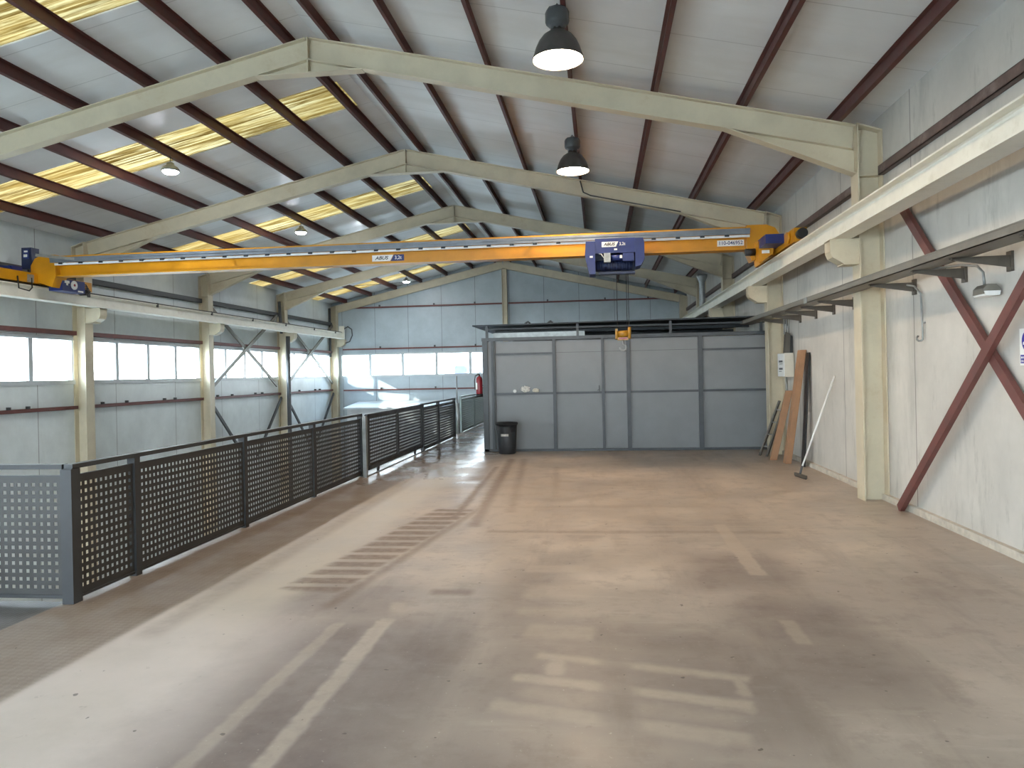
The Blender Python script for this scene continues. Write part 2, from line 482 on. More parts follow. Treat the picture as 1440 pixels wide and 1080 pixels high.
# back wall with its strip of windows
w = MB()
w.box(XL-.1, XR+.1, YB, YB+.12, ZLOW, SILL)
w.box(-3.95, XR+.1, YB, YB+.12, SILL, HEAD)
w.box(XL-.1, -10.72, YB, YB+.12, SILL, HEAD)
w.poly_prism([(XL-.1, YB, HEAD), (XR+.1, YB, HEAD), (XR+.1, YB, zce(XR)), (XC, YB, zce(XC)), (XL-.1, YB, zce(XL))], (0, .12, 0))
struct('wall_back', w, M['wallB'])
w = MB()
w.box(XL-.1, -10.4, YF-.12, YF, ZLOW, .9); w.box(-4.8, XR+.1, YF-.12, YF, ZLOW, .9); w.box(-10.4, -4.8, YF-.12, YF, .5, .9)  # lower opening added unseen behind the camera to let daylight in
w.poly_prism([(XL-.1, YF-.12, 3.6), (XR+.1, YF-.12, 3.6), (XR+.1, YF-.12, zce(XR)), (XC, YF-.12, zce(XC)), (XL-.1, YF-.12, zce(XL))], (0, .12, 0))
w.box(XL-.1, -10.7, YF-.12, YF, .9, 3.6); w.box(2.9, XR+.1, YF-.12, YF, .9, 3.6)
struct('wall_front', w, M['wallB'])
# kerb along the foot of the right wall
k = MB()
k.box(XR-.055, XR, YF, 15.70, 0, .075)
struct('baseboard_right', k, M['skirt'])

# roof sheets with the translucent strips left open on the left slope
SK = [(2.7, 3.75), (7.05, 8.12), (11.42, 12.50), (17.22, 18.28), (22.75, 23.80), (27.65, 28.70)]
TH = .05
r = MB()
def slab(mb, x0, x1, y0, y1, lift=0.):
    mb.poly_prism([(x0, y0, zc(x0)+lift), (x1, y0, zc(x1)+lift), (x1, y0, zc(x1)+TH+lift), (x0, y0, zc(x0)+TH+lift)], (0, y1-y0, 0))
XS0, XS1 = XL-.1, -4.04
slab(r, XS1, XC, YF-.1, YB+.1)
ys = YF-.1
for a, bb in SK:
    slab(r, XS0, XS1, ys, a); ys = bb
slab(r, XS0, XS1, ys, YB+.1)
struct('ceiling_left', r, M['ceil'])
r = MB(); slab(r, XC, XR+.15, YF-.1, YB+.1)
struct('ceiling_right', r, M['ceil'])
SKL = ['first yellowed rooflight strip out of sight above the camera',
       'yellowed rooflight strip nearest the camera, cut by the top left corner of the picture',
       'long yellowed rooflight strip between the nearest two frames, above the nearest small lamp',
       'yellowed rooflight strip second in depth behind the long one, ending beside the ridge',
       'yellowed rooflight strip third in depth, seen just above and below the crane girder',
       'farthest yellowed rooflight strip in front of the back wall, above the farthest small lamp']
for (a, bb), lb in zip(SK, SKL):
    if bb < 5: continue
    s = MB(); n = 15
    # corrugated translucent sheet
    prof = [(a + (bb-a)*i/60, .012*math.cos(2*math.pi*i/60*n/2)) for i in range(61)]
    for x0, x1 in ((XS0, XS1),):
        bm = s.bm
        A = [bm.verts.new((x0, y, zc(x0)+.03+dz)) for y, dz in prof]
        B = [bm.verts.new((x1, y, zc(x1)+.03+dz)) for y, dz in prof]
        for i in range(60):
            f = bm.faces.new((A[i], A[i+1], B[i+1], B[i])); f.smooth = True
    o = s.build('rooflight', M['sky'])
    md = o.modifiers.new('thick', 'SOLIDIFY'); md.thickness = .002
    tag(o, lb, 'rooflight', 'translucent rooflight strips')
# unseen rooflight strip over the camera's head, part of the same roof
a, bb = SK[0]
s = MB(); slab(s, XS0, XS1, a, bb, .01); struct('rooflight_overhead', s, M['sky'])

# ------------------------------------------------------------------ windows
wn = [0]
def window(p0, p1, fixed, axis, divs, out, SILL=SILL, HEAD=HEAD):
    """strip window from p0..p1 along axis ('Y' on the left wall, 'X' on the end walls); fixed = wall face; out = outward sign"""
    wn[0] += 1
    root = bpy.data.objects.new('window_%d' % wn[0], None); COL.objects.link(root); root['kind'] = 'structure'
    root.location = ((fixed, (p0+p1)/2, SILL) if axis == 'Y' else ((p0+p1)/2, fixed, SILL))
    def bx(mb, a0, a1, d0, d1, z0, z1):
        e0, e1 = sorted((fixed + out*d0, fixed + out*d1))
        if axis == 'Y': mb.box(e0, e1, a0, a1, z0, z1)
        else: mb.box(a0, a1, e0, e1, z0, z1)
    f = MB()
    bx(f, p0, p1, -.03, .10, SILL, SILL+.09)
    bx(f, p0, p1, -.02, .10, HEAD-.07, HEAD)
    bx(f, p0, p0+.05, 0, .10, SILL, HEAD); bx(f, p1-.05, p1, 0, .10, SILL, HEAD)
    for d in divs: bx(f, d-.055, d+.055, .0, .055, SILL, HEAD)
    f.build('window_frame', M['winframe'], root)
    g = MB()
    ed = [p0] + list(divs) + [p1]
    for a, c in zip(ed, ed[1:]): bx(g, a+.03, c-.03, .050, .055, SILL+.085, HEAD-.065)
    g.build('pane', M['glass'], root)
edges = [(-5.4, -.54)] + [(-.30, 4.53)] + [(y+.14, y2-.10) for y, y2 in zip(FY, FY[1:-1])] + [(FY[4]+.14, 29.86)]
for (a, c) in edges:
    q = (c-a)/4
    window(a, c, XL, 'Y', [a+q, a+2*q, a+3*q], -1)
window(-10.72, -3.95, YB, 'X', [-9.46, -8.07, -6.65, -5.24], 1)
window(-10.7, 2.9, YF, 'X', [-9.3, -7.9, -6.5, -5.1, -3.7, -2.3, -.9, .5, 1.9], -1, .9, 3.6)  # unseen front windows, made tall to brighten the floor near the camera
# pale sill flashing and red head girt over the left windows are separate rails below

# ------------------------------------------------------------------ portal frames
FL = [None,
      'nearest cream portal frame, its column standing beside the red cross brace',
      'second cream portal frame, standing just behind the yellow crane girder',
      'third cream portal frame, its ridge just above the crane girder',
      'fourth cream portal frame, mostly hidden behind the crane girder',
      'cream end frame set against the back gable wall']
DEP, BW = .30, .16
def portal(y, label, end=False, zfoot=ZLOW):
    root = thing('portal_frame', label, 'steel frame', (XC, y, 0), 'portal frames along the hall')
    xi_r, xo_r = 3.19, 3.485
    xi_l, xo_l = -10.79, -11.075
    for side, xi, xo in (('r', xi_r, xo_r), ('l', xi_l, xo_l)):
        z0 = 0. if side == 'r' else ZLOW
        s = 1 if side == 'r' else -1
        c = MB()
        xm = (xi+xo)/2
        zi, zo = zt(xi), zt(xo)-.03
        c.box(*sorted((xi, xi+s*.016)), y-.13, y+.13, z0, zi)
        c.box(*sorted((xo, xo-s*.016)), y-.13, y+.13, z0, zo)
        c.box(*sorted((xi+s*.016, xo-s*.016)), y-.006, y+.006, z0, zt(xm)-.02)
        c.box(*sorted((xi+s*.016, xo-s*.016)), y-.12, y+.12, 3.98, 3.992)
        c.poly_prism([(xi, y-.13, zi-.012), (xo, y-.13, zo-.012), (xo, y-.13, zo+.006), (xi, y-.13, zi+.006)], (0, .26, 0))
        c.build('column', M['cream'], root)
        if not end or side == 'l':
            cb = MB()
            xa, xb = xi, xi - s*.34
            cb.poly_prism([(xa, y-.11, 3.215), (xb, y-.11, 3.215), (xb, y-.11, 3.07), (xb+s*.03, y-.11, 3.0), (xb+s*.15, y-.11, 2.925), (xa, y-.11, 2.915)], (0, .22, 0))
            cb.box(*sorted((xa, xb)), y-.125, y+.125, 3.20, 3.222)
            cb.box(*sorted((xa, xb+s*.15)), y-.125, y+.125, 2.905, 2.918)
            cb.build('corbel', M['cream'], root)
        # rafter, half each side
        rf = MB()
        zi2 = zt(xi) - DEP/2
        p, q = V((xi, y, zt(xi) - DEP/2)), V((XC, y, ZR - DEP/2))
        rf.ibeam(p, q, DEP, BW, .010, .014)
        rf.build('rafter', M['cream'], root)
        if end: continue
        h = MB()
        ln = 1.55
        xa, xb = xi, xi - s*ln
        za, zb = zt(xa) - DEP, zt(xb) - DEP
        zk = 4.03
        h.poly_prism([(xa, y-.005, za), (xb, y-.005, zb), (xa, y-.005, zk)], (0, .010, 0))
        d = V((xa-xb, 0, zk-zb))
        h.bar(V((xb, y, zb)), V((xa, y, zk)), BW, .014)
        h.build('haunch', M['cream'], root)
    if not end:
        g = MB()
        hw = .74
        zb = zt(XC-hw) - DEP
        g.poly_prism([(XC-hw, y-.005, zb), (XC, y-.005, ZR-DEP), (XC+hw, y-.005, zb)], (0, .010, 0))
        g.bar((XC-hw, y, zb-.004), (XC+hw, y, zb-.004), BW, .014)
        g.box(XC-.008, XC+.008, y-BW/2, y+BW/2, zb, ZR)
        g.build('ridge_gusset', M['cream'], root)
    return root
for i, y in enumerate(FY):
    if i == 0: continue
    portal(y, FL[i], end=(i == 5))

# gable post on the back wall
gp = MB(); gp.ibeam((-3.75, 30.02, 0), (-3.75, 30.02, 5.9), .2, .2, .01, .014, up=(1, 0, 0))
tag(gp.build('gable_post', M['cream']), 'cream vertical post in the middle of the back gable wall', 'post')

# ------------------------------------------------------------------ purlins
ORD = ['first', 'second', 'third', 'fourth', 'fifth', 'sixth', 'seventh']
def purlin(x, label, s):
    z = zt(x)
    m = MB()
    y0, y1 = YF+.02, YB-.02
    h = .155; fl = .05
    n = V((SL*(1 if x > XC else -1), 0, 1)).normalized()
    t = V((1, 0, -SL if x > XC else SL)).normalized()
    if x < XC: t = -t          # t points down the slope
    c = V((x, y0, z + .004))
    a = c; bq = c + n*h
    L_ = V((0, y1-y0, 0))
    m.poly_prism([a, a + t*fl, a + t*fl + n*.012, a + n*.012], L_)
    m.poly_prism([bq - t*fl, bq, bq - n*.006, bq - t*fl - n*.006], L_)
    m.poly_prism([a, a + t*.008, bq, bq - t*.008], L_)
    m.poly_prism([a + t*fl, a + t*(fl-.006), a + t*(fl-.006) + n*.025, a + t*fl + n*.025], L_)
    o = m.build('roof_purlin', M['red'])
    tag(o, label, 'purlin', 'red roof purlins')
XPL = [-4.08, -5.02, -6.09, -7.16, -8.23, -9.30, -10.37]
XPR = [-3.50, -2.47, -1.40, -.32, .76, 1.85, 2.98]
for i, x in enumerate(XPL):
    purlin(x, 'dark red roof purlin on the rooflight slope, %s one down from the ridge' % ORD[i], -1)
for i, x in enumerate(XPR):
    purlin(x, 'dark red roof purlin on the closed right slope, %s one down from the ridge' % ORD[i], 1)

# ------------------------------------------------------------------ wall girts
BAYL = ['in the bay nearest the camera', 'in the first bay behind the near column', 'in the second bay back, behind the braces', 'in the last bay before the corner']
def girt(x, y0, y1, z, h, d, mat, label, clips=(), s=1):
    root = thing('wall_rail', label, 'rail', (x, (y0+y1)/2, z), 'horizontal wall rails')
    m = MB()
    xx = sorted((x, x + s*d))
    m.box(xx[0], xx[1], y0, y1, z-h/2, z-h/2+.008)
    m.box(xx[0], xx[1], y0, y1, z+h/2-.008, z+h/2)
    xe = x + s*d
    m.box(*sorted((xe, xe - s*.008)), y0, y1, z-h/2, z+h/2)
    m.box(*sorted((x, x + s*.008)), y0, y1, z-h/2, z+h/2)
    m.build('rail', mat, root)
    for c in clips:
        k = MB()
        k.box(*sorted((x + s*.02, x + s*(d-.01))), c-.015, c+.015, z+h/2, z+h/2+.05)
        k.box(*sorted((x + s*(d-.03), x + s*(d-.01))), c-.05, c+.015, z+h/2, z+h/2+.012)
        k.build('clip', M['dark'], root)
for i in range(1, 5):
    y0, y1 = FY[i-1] + .14, FY[i] - .14
    if i == 1: continue
    bay = BAYL[i-2] if i-2 < 4 else ''
for i, (y0, y1) in enumerate(zip(FY, FY[1:])):
    nm = ['in the bay cut by the left picture edge', 'between the first and second left columns', 'between the second and third left columns', 'in the fourth left bay', 'in the last left bay by the corner'][i]
    if i == 0: continue
    ya, yb = y0+.14, y1-.14
    if i == 1: nm = 'in the bay cut by the picture edge'
    elif i == 2: nm = 'between the two nearest left columns'
    elif i == 3: nm = 'in the left bay with the first cross brace'
    else: nm = 'in the last left bay before the corner'
    L = yb-ya
    girt(XL, ya, yb, 1.13, .07, .11, M['redlight'], 'low red wall rail under the windows ' + nm, [ya+L*f for f in (.12, .3, .62, .72)])
    girt(XL, ya, yb, 2.70, .09, .11, M['redlight'], 'red rail along the window heads ' + nm)
    girt(XL, ya, yb, 3.86, .12, .12, M['dark'], 'dark rail high on the wall ' + nm)
for i, (y0, y1) in enumerate(zip(FY, FY[1:])):
    nm = ['near the camera, over the red cross brace', 'between the nearest and second columns', 'between the second and third columns', 'between the third and fourth columns', 'in the last bay'][i]
    girt(XR, y0+.14, y1-.14, 4.03, .11, .07, M['girt'], 'dark red rail high on the right wall ' + nm, s=-1)
for z, nm in ((4.52, 'thin red rail high on the back gable'), (2.80, 'red rail over the back windows'), (1.10, 'red rail under the back windows')):
    for x0, x1, sd in ((-10.6, -3.88, 'left of the gable post'), (-3.62, 3.1, 'right of the gable post')):
        if z < 3 and x0 > -4: continue
        m = MB(); m.box(x0, x1, YB-.08, YB, z-.03, z+.03)
        root = thing('wall_rail', nm + (', ' + sd if z > 4 else ', left of the grey partition'), 'rail', ((x0+x1)/2, YB, z), 'back wall rails')
        m.build('rail', M['redlight'], root)
        for xx in (x0+1.6, x0+3.9, x0+5.6):
            MB().box(xx-.03, xx+.03, YB-.07, YB-.01, z+.03, z+.10).build('clip', M['dark'], root)

# ------------------------------------------------------------------ crane runways
def runway(x, y0, y1, label):
    root = thing('crane_runway', label, 'crane beam', (x, (y0+y1)/2, 3.22), 'crane runways')
    m = MB(); m.ibeam((x, y0, 3.345), (x, y1, 3.345), .245, .225, .012, .016)
    # fillets between web and flanges
    for s in (-1, 1):
        m.poly_prism([(x+s*.006, y0, 3.45), (x+s*.03, y0, 3.45), (x+s*.012, y0, 3.438), (x+s*.006, y0, 3.42)], (0, y1-y0, 0))
        m.poly_prism([(x+s*.006, y0, 3.24), (x+s*.03, y0, 3.24), (x+s*.012, y0, 3.252), (x+s*.006, y0, 3.27)], (0, y1-y0, 0))
    m.build('beam', M['beam'], root)
    MB().box(x-.025, x+.025, y0, y1, 3.468, 3.51).build('rail', M['rail_steel'], root)
    return root
rr = runway(2.99, YF+.3, 29.2, 'off-white crane runway beam along the right wall')
rl = runway(-10.47, YF+.3, 29.6, 'off-white crane runway beam along the window wall')
for yy in (14.2, 16.6, 19.1, 21.5, 23.9, 26.4, 28.6):
    MB().box(-10.38, -10.35, yy-.03, yy+.03, 3.40, 3.50).build('rail_clip', M['rail_steel'], rl)
MB().box(-10.58, -10.36, 29.6, 29.66, 3.22, 3.75).build('end_stop', M['beam'], rl)
m = MB(); m.tube([(-10.4, 29.655, 3.62), (-10.2, 29.6, 3.72), (-10.02, 29.55, 3.6), (-9.98, 29.5, 3.35), (-10.1, 29.5, 3.1), (-10.3, 29.6, 3.05)], .025)
m.build('cable_loop', M['dark'], rl)

# ------------------------------------------------------------------ crane bridge
GY = 12.95
cr = thing('overhead_crane', 'long yellow overhead crane girder spanning the hall', 'crane', (XC, GY, 3.6))
g = MB()
g.box(-10.25, 2.72, GY-.13, GY+.13, 3.995, 4.02)
g.box(-10.25, 2.72, GY-.012, GY+.012, 3.67, 3.995)
g.box(-10.20, 2.55, GY-.13, GY+.13, 3.64, 3.665)
g.build('girder', M['yellow'], cr)
f = MB()
f.box(-10.05, 2.52, GY-.24, GY-.20, 3.935, 3.975)
f.box(-10.05, 2.52, GY-.23, GY-.21, 3.88, 3.935)
f.build('cable_track', M['tracksteel'], cr)
f = MB(); f.box(-9.98, 2.52, GY-.20, GY-.17, 3.835, 3.872)
f.build('cable_channel', M['white'], cr)
i = 0; x = -9.85
while x < 2.45:
    if not (-.3 < x < .85):
        MB().box(x-.035, x+.035, GY-.225, GY-.16, 3.850, 3.895).build('track_clip', M['black'], cr)
    x += .40; i += 1
br = MB()
for x in [-9.9 + 1.1*k for k in range(12)]:
    br.box(x-.012, x+.012, GY-.2, GY-.01, 3.90, 3.93)
br.build('track_bracket', M['galv'], cr)
# right end: gooseneck plate and end carriage
def end_plate(mb, x0, x1, s):
    pts = []
    cx = x0
    mb.poly_prism([(x0, GY-.15, 3.64), (x0+s*.08, GY-.15, 3.44), (x0+s*.32, GY-.15, 3.53), (x1, GY-.15, 3.53), (x1, GY-.15, 3.85), (x1-s*.08, GY-.15, 3.98), (x1-s*.22, GY-.15, 4.04), (x0, GY-.15, 4.04)], (0, .30, 0))
e = MB(); end_plate(e, 2.48, 3.02, 1); e.build('end_plate', M['yellow'], cr)
e = MB(); e.box(2.90, 3.08, 11.45, 14.25, 3.515, 3.72)
e.cyl((2.90, 11.75, 3.62), (2.86, 11.75, 3.62), .09, n=20)
e.build('end_carriage', M['yellow'], cr)
MB().cyl((2.99, 11.45, 3.62), (2.99, 11.32, 3.62), .075, n=20).build('buffer', M['black'], cr)
e = MB(); e.poly_prism([(2.62, GY-.42, 3.36), (2.84, GY-.42, 3.52), (2.86, GY-.42, 3.72), (2.60, GY-.42, 3.72)], (0, .40, 0)); e.build('drive_bracket', M['yellow'], cr)
e = MB(); e.box(2.62, 2.90, 12.05, 12.62, 3.60, 3.745); e.build('drive_motor', M['blue'], cr)
MB().cyl((2.44, GY-.2, 3.58), (2.60, GY-.2, 3.58), .06, n=16).build('buffer', M['black'], cr)
MB().box(2.66, 2.78, GY-.43, GY-.418, 3.52, 3.57).build('rating_label', M['white'], cr)
# left end
e = MB(); end_plate(e, -10.0, -10.50, -1); e.build('end_plate', M['yellow'], cr)
e = MB(); e.box(-10.57, -10.37, 11.7, 14.3, 3.515, 3.70); e.build('end_carriage', M['yellow'], cr)
dm = MB(); dm.box(-10.30, -10.02, 13.0, 13.62, 3.40, 3.625); dm = dm.build('drive_motor', M['blue'], cr)
MB().cyl((-10.02, 13.31, 3.53), (-10.005, 13.31, 3.53), .085, n=28).build('motor_label', M['white'], dm)
MB().cyl((-10.01, 13.31, 3.53), (-10.000, 13.31, 3.53), .025, n=16).build('label_mark', M['extred'], dm)
b = MB(); b.box(-10.02, -10.01, 13.06, 13.18, 3.55, 3.60); b.box(-10.02, -10.01, 13.10, 13.14, 3.51, 3.55); b.box(-10.02, -10.01, 13.42, 13.56, 3.41, 3.44); b.build('motor_plate', M['white'], dm)
cb = MB()
for k in range(5):
    zz = 3.58 - k*.03
    cb.tube([(-10.10, 13.62, zz), (-10.08, 13.74+.03*k, zz+.01), (-10.10, 13.80, zz-.06), (-10.18, 13.70, 3.42-.008*k), (-10.2, 13.60, 3.43)], .012, 6)
cb.build('motor_cable', M['black'], cr)
c = MB(); c.box(-10.70, -10.50, 12.82, 13.02, 3.80, 4.20); c = c.build('control_box', M['darkblue'], cr)
b = MB(); b.box(-10.66, -10.54, 12.805, 12.82, 3.99, 4.16); b.build('cover', M['blue'], c)
b = MB(); b.box(-10.63, -10.56, 12.797, 12.805, 4.11, 4.14); b.box(-10.64, -10.57, 12.797, 12.805, 4.02, 4.07); b.build('cover_label', M['white'], c)
b = MB(); b.bar((-10.62, 12.9, 3.52), (-10.62, 12.9, 3.82), .03, .03); b.bar((-10.62, 12.9, 3.74), (-10.3, 12.9, 3.76), .03, .03); b.build('control_box_post', M['dark'], cr)
c = MB(); c.cyl((-10.66, 11.2, 3.70), (-10.50, 12.3, 3.70), .075, n=18); c.box(-10.62, -10.42, 12.25, 12.5, 3.62, 3.78); c.build('drive_motor', M['blue'], cr)
MB().box(-10.40, -10.34, 12.55, 12.68, 3.52, 3.66).build('switch_box', M['galv'], cr)
b = MB(); b.tube([(-10.35, 12.3, 3.6), (-10.33, 12.3, 3.38), (-10.25, 12.45, 3.34), (-10.33, 12.62, 3.42), (-10.34, 12.62, 3.6)], .012, 6); b.build('switch_cable', M['black'], cr)
b = MB(); b.bar((-10.30, GY-.25, 4.03), (-9.55, GY-.22, 3.93), .05, .05); b.build('cable_arm', M['galv'], cr)
# lettering plates on the girder
FYG = GY-.012
def abus_plate(x0, x1, z0, z1, y, parent, tilt):
    w_ = x1-x0
    xs = x0 + w_*.56
    p = MB(); p.poly_prism([(x0, y-.006, z0), (xs, y-.006, z0), (xs+tilt, y-.006, z1), (x0, y-.006, z1)], (0, .006, 0)); p = p.build('name_plate', M['white'], parent)
    q = MB(); q.poly_prism([(xs+.012, y-.006, z0), (x1, y-.006, z0), (x1, y-.006, z1), (xs+tilt+.012, y-.006, z1)], (0, .006, 0)); q.build('load_plate', M['label_blue'], parent)
    h = (z1-z0)
    lettering('lettering', 'ABUS', h*.78, (x0+w_*.295, y-.008, (z0+z1)/2), FRONT, M['ink'], parent, shear=.25, bold=.0016, scalex=1.12)
    lettering('lettering', '3,2t', h*.80, (x0+w_*.815, y-.008, (z0+z1)/2), FRONT, M['white'], parent, bold=.0008, scalex=.95)
abus_plate(-3.98, -3.40, 3.70, 3.81, FYG, cr, .06)
MB().box(2.02, 2.46, FYG-.006, FYG, 3.725, 3.825).build('number_plate', M['white'], cr)
lettering('lettering', '110-046952', .085, (2.24, FYG-.008, 3.775), FRONT, M['label_blue'], cr, bold=.001, scalex=.98)

# ------------------------------------------------------------------ hoist trolley
ho = thing('crane_hoist', 'blue electric hoist trolley under the yellow crane girder', 'hoist', (.3, 12.6, 3.5))
b = MB(); b.box(-.03, .62, 12.38, 12.74, 3.60, 3.84); b = b.build('cover', M['blue'], ho)
for x0, x1, dx in ((-.20, -.03, .07), (.62, .77, -.06)):
    p = MB()
    pts = [(x0, 12.36, 3.83), (x1, 12.36, 3.83), (x1, 12.36, 3.28), (x0 + (dx if dx > 0 else 0), 12.36, 3.28)] if dx > 0 else [(x0, 12.36, 3.83), (x1-.02, 12.36, 3.83), (x1, 12.36, 3.75), (x1, 12.36, 3.48), (x1+dx, 12.36, 3.38), (x0, 12.36, 3.36)]
    if dx > 0: pts = [(x0+.02, 12.36, 3.80), (x1, 12.36, 3.80), (x1, 12.36, 3.26), (x0+.07, 12.36, 3.26), (x0, 12.36, 3.58)]
    p.poly_prism(pts, (0, .42, 0)); p.build('end_plate', M['blue'], ho)
MB().box(-.03, .62, 12.66, 12.74, 3.34, 3.60).build('rear_panel', M['darkblue'], ho)
d = MB(); d.cyl((-.03, 12.56, 3.42), (.58, 12.56, 3.42), .085, n=24)
for k in range(14):
    x = .0 + k*.04; d.cyl((x, 12.56, 3.42), (x+.018, 12.56, 3.42), .09, n=24)
d.build('rope_drum', M['darkblue'], ho)
MB().box(.11, .22, 12.36, 12.50, 3.45, 3.60).build('gear_box', M['galv'], ho)
mm = MB(); mm.cyl((.22, 12.43, 3.53), (.46, 12.43, 3.53), .05, n=18); mm.box(.42, .60, 12.36, 12.50, 3.46, 3.59); mm.build('lifting_motor', M['blue'], ho)
MB().box(.37, .41, 12.375, 12.382, 3.51, 3.56).build('motor_label', M['white'], ho)
MB().box(-.12, -.07, 12.35, 12.36, 3.53, 3.56).build('side_label', M['white'], ho)
b = MB(); b.tube([(.03, 12.40, 3.60), (.07, 12.38, 3.585), (.10, 12.38, 3.54), (.12, 12.40, 3.52)], .006, 6); b.build('motor_cable', M['white'], ho)
b = MB(); b.box(.02, .62, 12.50, 12.66, 3.27, 3.31); b.build('base_bar', M['darkblue'], ho)
b = MB()
for yy in (12.80, 13.10):
    for xx in (-.12, .70): b.cyl((xx, yy-.03, 3.71), (xx, yy+.03, 3.71), .05, n=16)
b.box(-.14, .72, 12.74, 12.80, 3.66, 3.74); b.box(-.14, .72, 13.10, 13.16, 3.60, 3.74); b.box(-.14, -.04, 12.74, 13.16, 3.56, 3.62); b.box(.62, .72, 12.74, 13.16, 3.56, 3.62)
b.build('trolley_frame', M['blue'], ho)
abus_plate(.08, .49, 3.70, 3.785, 12.38, ho, .04)
MB().box(.28, .33, 12.374, 12.38, 3.645, 3.67).build('cover_label', M['white'], ho)
for x in (.315, .475, .505):
    MB().tube([(x + (.0 if x < .4 else -.0), 12.58, 3.40), (x, 12.58, 2.33)], .006, 6).build('wire_rope', M['rope'], ho)
hb = MB(); hb.cyl((.28, 12.58, 2.27), (.31, 12.58, 2.27), .085, n=20); hb.cyl((.49, 12.58, 2.29), (.53, 12.58, 2.29), .10, n=20); hb.box(.31, .49, 12.55, 12.61, 2.17, 2.22); hb.cyl((.30, 12.58, 2.27), (.50, 12.58, 2.28), .055, n=20); hb.box(.275, .315, 12.52, 12.64, 2.20, 2.36); hb.box(.485, .53, 12.52, 12.64, 2.20, 2.37)
hb = hb.build('hook_block', M['orange_hook'], ho)
b = MB(); b.box(.33, .47, 12.535, 12.55, 2.185, 2.215); b.build('warning_band', M['extred'], hb)
h = MB()
pts = [(.40, 12.58, 2.20), (.40, 12.58, 2.10)] + [(.40+.055*math.cos(a)-.0, 12.58, 2.05+.055*math.sin(a)) for a in [math.radians(q) for q in (80, 40, 0, -40, -80, -120, -160, -190)]]
h.tube(pts, .016, 8); h.build('hook', M['galv'], hb)

# ------------------------------------------------------------------ railings of perforated sheet
PITCH, HOLE = .0594, .028
def perf_panel(name, p0, p1, z0, z1, mat, parent):
    """sheet standing between plan points p0,p1 with rows of square holes"""
    p0, p1 = V((*p0, 0)), V((*p1, 0))
    L_ = (p1-p0).length
    d = (p1-p0)/L_
    nc = max(1, int((L_-.03)/PITCH)); nr = int((z1-z0-.02)/PITCH)
    mx = (L_-nc*PITCH)/2; mz = (z1-z0-nr*PITCH)/2
    mb = MB(); bm = mb.bm
    def vt(u, z): return bm.verts.new(p0 + d*u + V((0, 0, z0+z)))
    us = [mx + i*PITCH for i in range(nc+1)]; zs = [mz + j*PITCH for j in range(nr+1)]
    grid = [[vt(u, z) for z in zs] for u in us]
    e = (PITCH-HOLE)/2
    for i in range(nc):
        for j in range(nr):
            A, B, C, D = grid[i][j], grid[i+1][j], grid[i+1][j+1], grid[i][j+1]
            a, b_, c, d_ = vt(us[i]+e, zs[j]+e), vt(us[i+1]-e, zs[j]+e), vt(us[i+1]-e, zs[j+1]-e), vt(us[i]+e, zs[j+1]-e)
            bm.faces.new((A, B, b_, a)); bm.faces.new((B, C, c, b_)); bm.faces.new((C, D, d_, c)); bm.faces.new((D, A, a, d_))
    # margins
    c00, c10, c11, c01 = vt(0, 0), vt(L_, 0), vt(L_, z1-z0), vt(0, z1-z0)
    bm.faces.new([c00, c10] + [grid[i][0] for i in range(nc, -1, -1)])
    bm.faces.new([c11, c01] + [grid[i][nr] for i in range(nc+1)])
    bm.faces.new([c01, c00] + [grid[0][j] for j in range(nr+1)])
    bm.faces.new([c10, c11] + [grid[nc][j] for j in range(nr, -1, -1)])
    o = mb.build(name, mat, parent)
    md = o.modifiers.new('thickness', 'SOLIDIFY'); md.thickness = .003; md.offset = 0
    return o
def railing(pts, label, mat, postw=.06, ends=True, x=XRAIL, top=1.04, pz=(.042, .945), pm=None):
    """pts: list of Y values of posts along x"""
    pm = pm or M['post']
    root = thing('railing', label, 'railing', (x, (pts[0]+pts[-1])/2, 0), 'perforated sheet railings')
    for y in pts:
        MB().box(x-.035, x+.035, y-postw/2, y+postw/2, 0, top-.03).build('post', pm, root)
    MB().box(x-.035, x+.035, pts[0]-.03, pts[-1]+.03, top-.035, top).build('top_rail', pm, root)
    for a, c in zip(pts, pts[1:]):
        p = perf_panel('perforated_panel', (x+.012, a+postw/2), (x+.012, c-postw/2), pz[0], pz[1], mat, root)
        MB().box(x-.004, x+.022, a+postw/2, c-postw/2, pz[0]-.02, pz[0]).build('bottom_rail', pm, root)
        MB().box(x-.004, x+.022, a+postw/2, c-postw/2, pz[1], pz[1]+.012).build('panel_edge', pm, root)
    return root
R1 = railing([5.20, 5.96, 7.93, 9.95, 12.02], 'long dark perforated railing running from the near corner along the floor edge', M['perf'], .075)
cp = MB(); cp.box(XRAIL-.045, XRAIL+.045, 5.14, 5.24, 0, 1.005); cp.build('corner_post', M['post'], R1)
root = thing('railing', 'short grey perforated railing turning left from the near corner post', 'railing', (-5.3, 5.2, 0), 'perforated sheet railings')
MB().box(-7.2, -4.02, 5.165, 5.235, 1.005, 1.04).build('top_rail', M['post'], root)
perf_panel('perforated_panel', (-6.60, 5.19), (-4.025, 5.19), .055, .945, M['perf'], root)
MB().box(-6.6, -4.02, 5.18, 5.21, .03, .055).build('bottom_rail', M['post'], root); MB().box(-6.6, -4.02, 5.18, 5.21, .945, .958).build('panel_edge', M['post'], root)
for x in (-5.55, -6.6): MB().box(x-.035, x+.035, 5.165, 5.235, -.005, 1.01).build('post', M['post'], root)
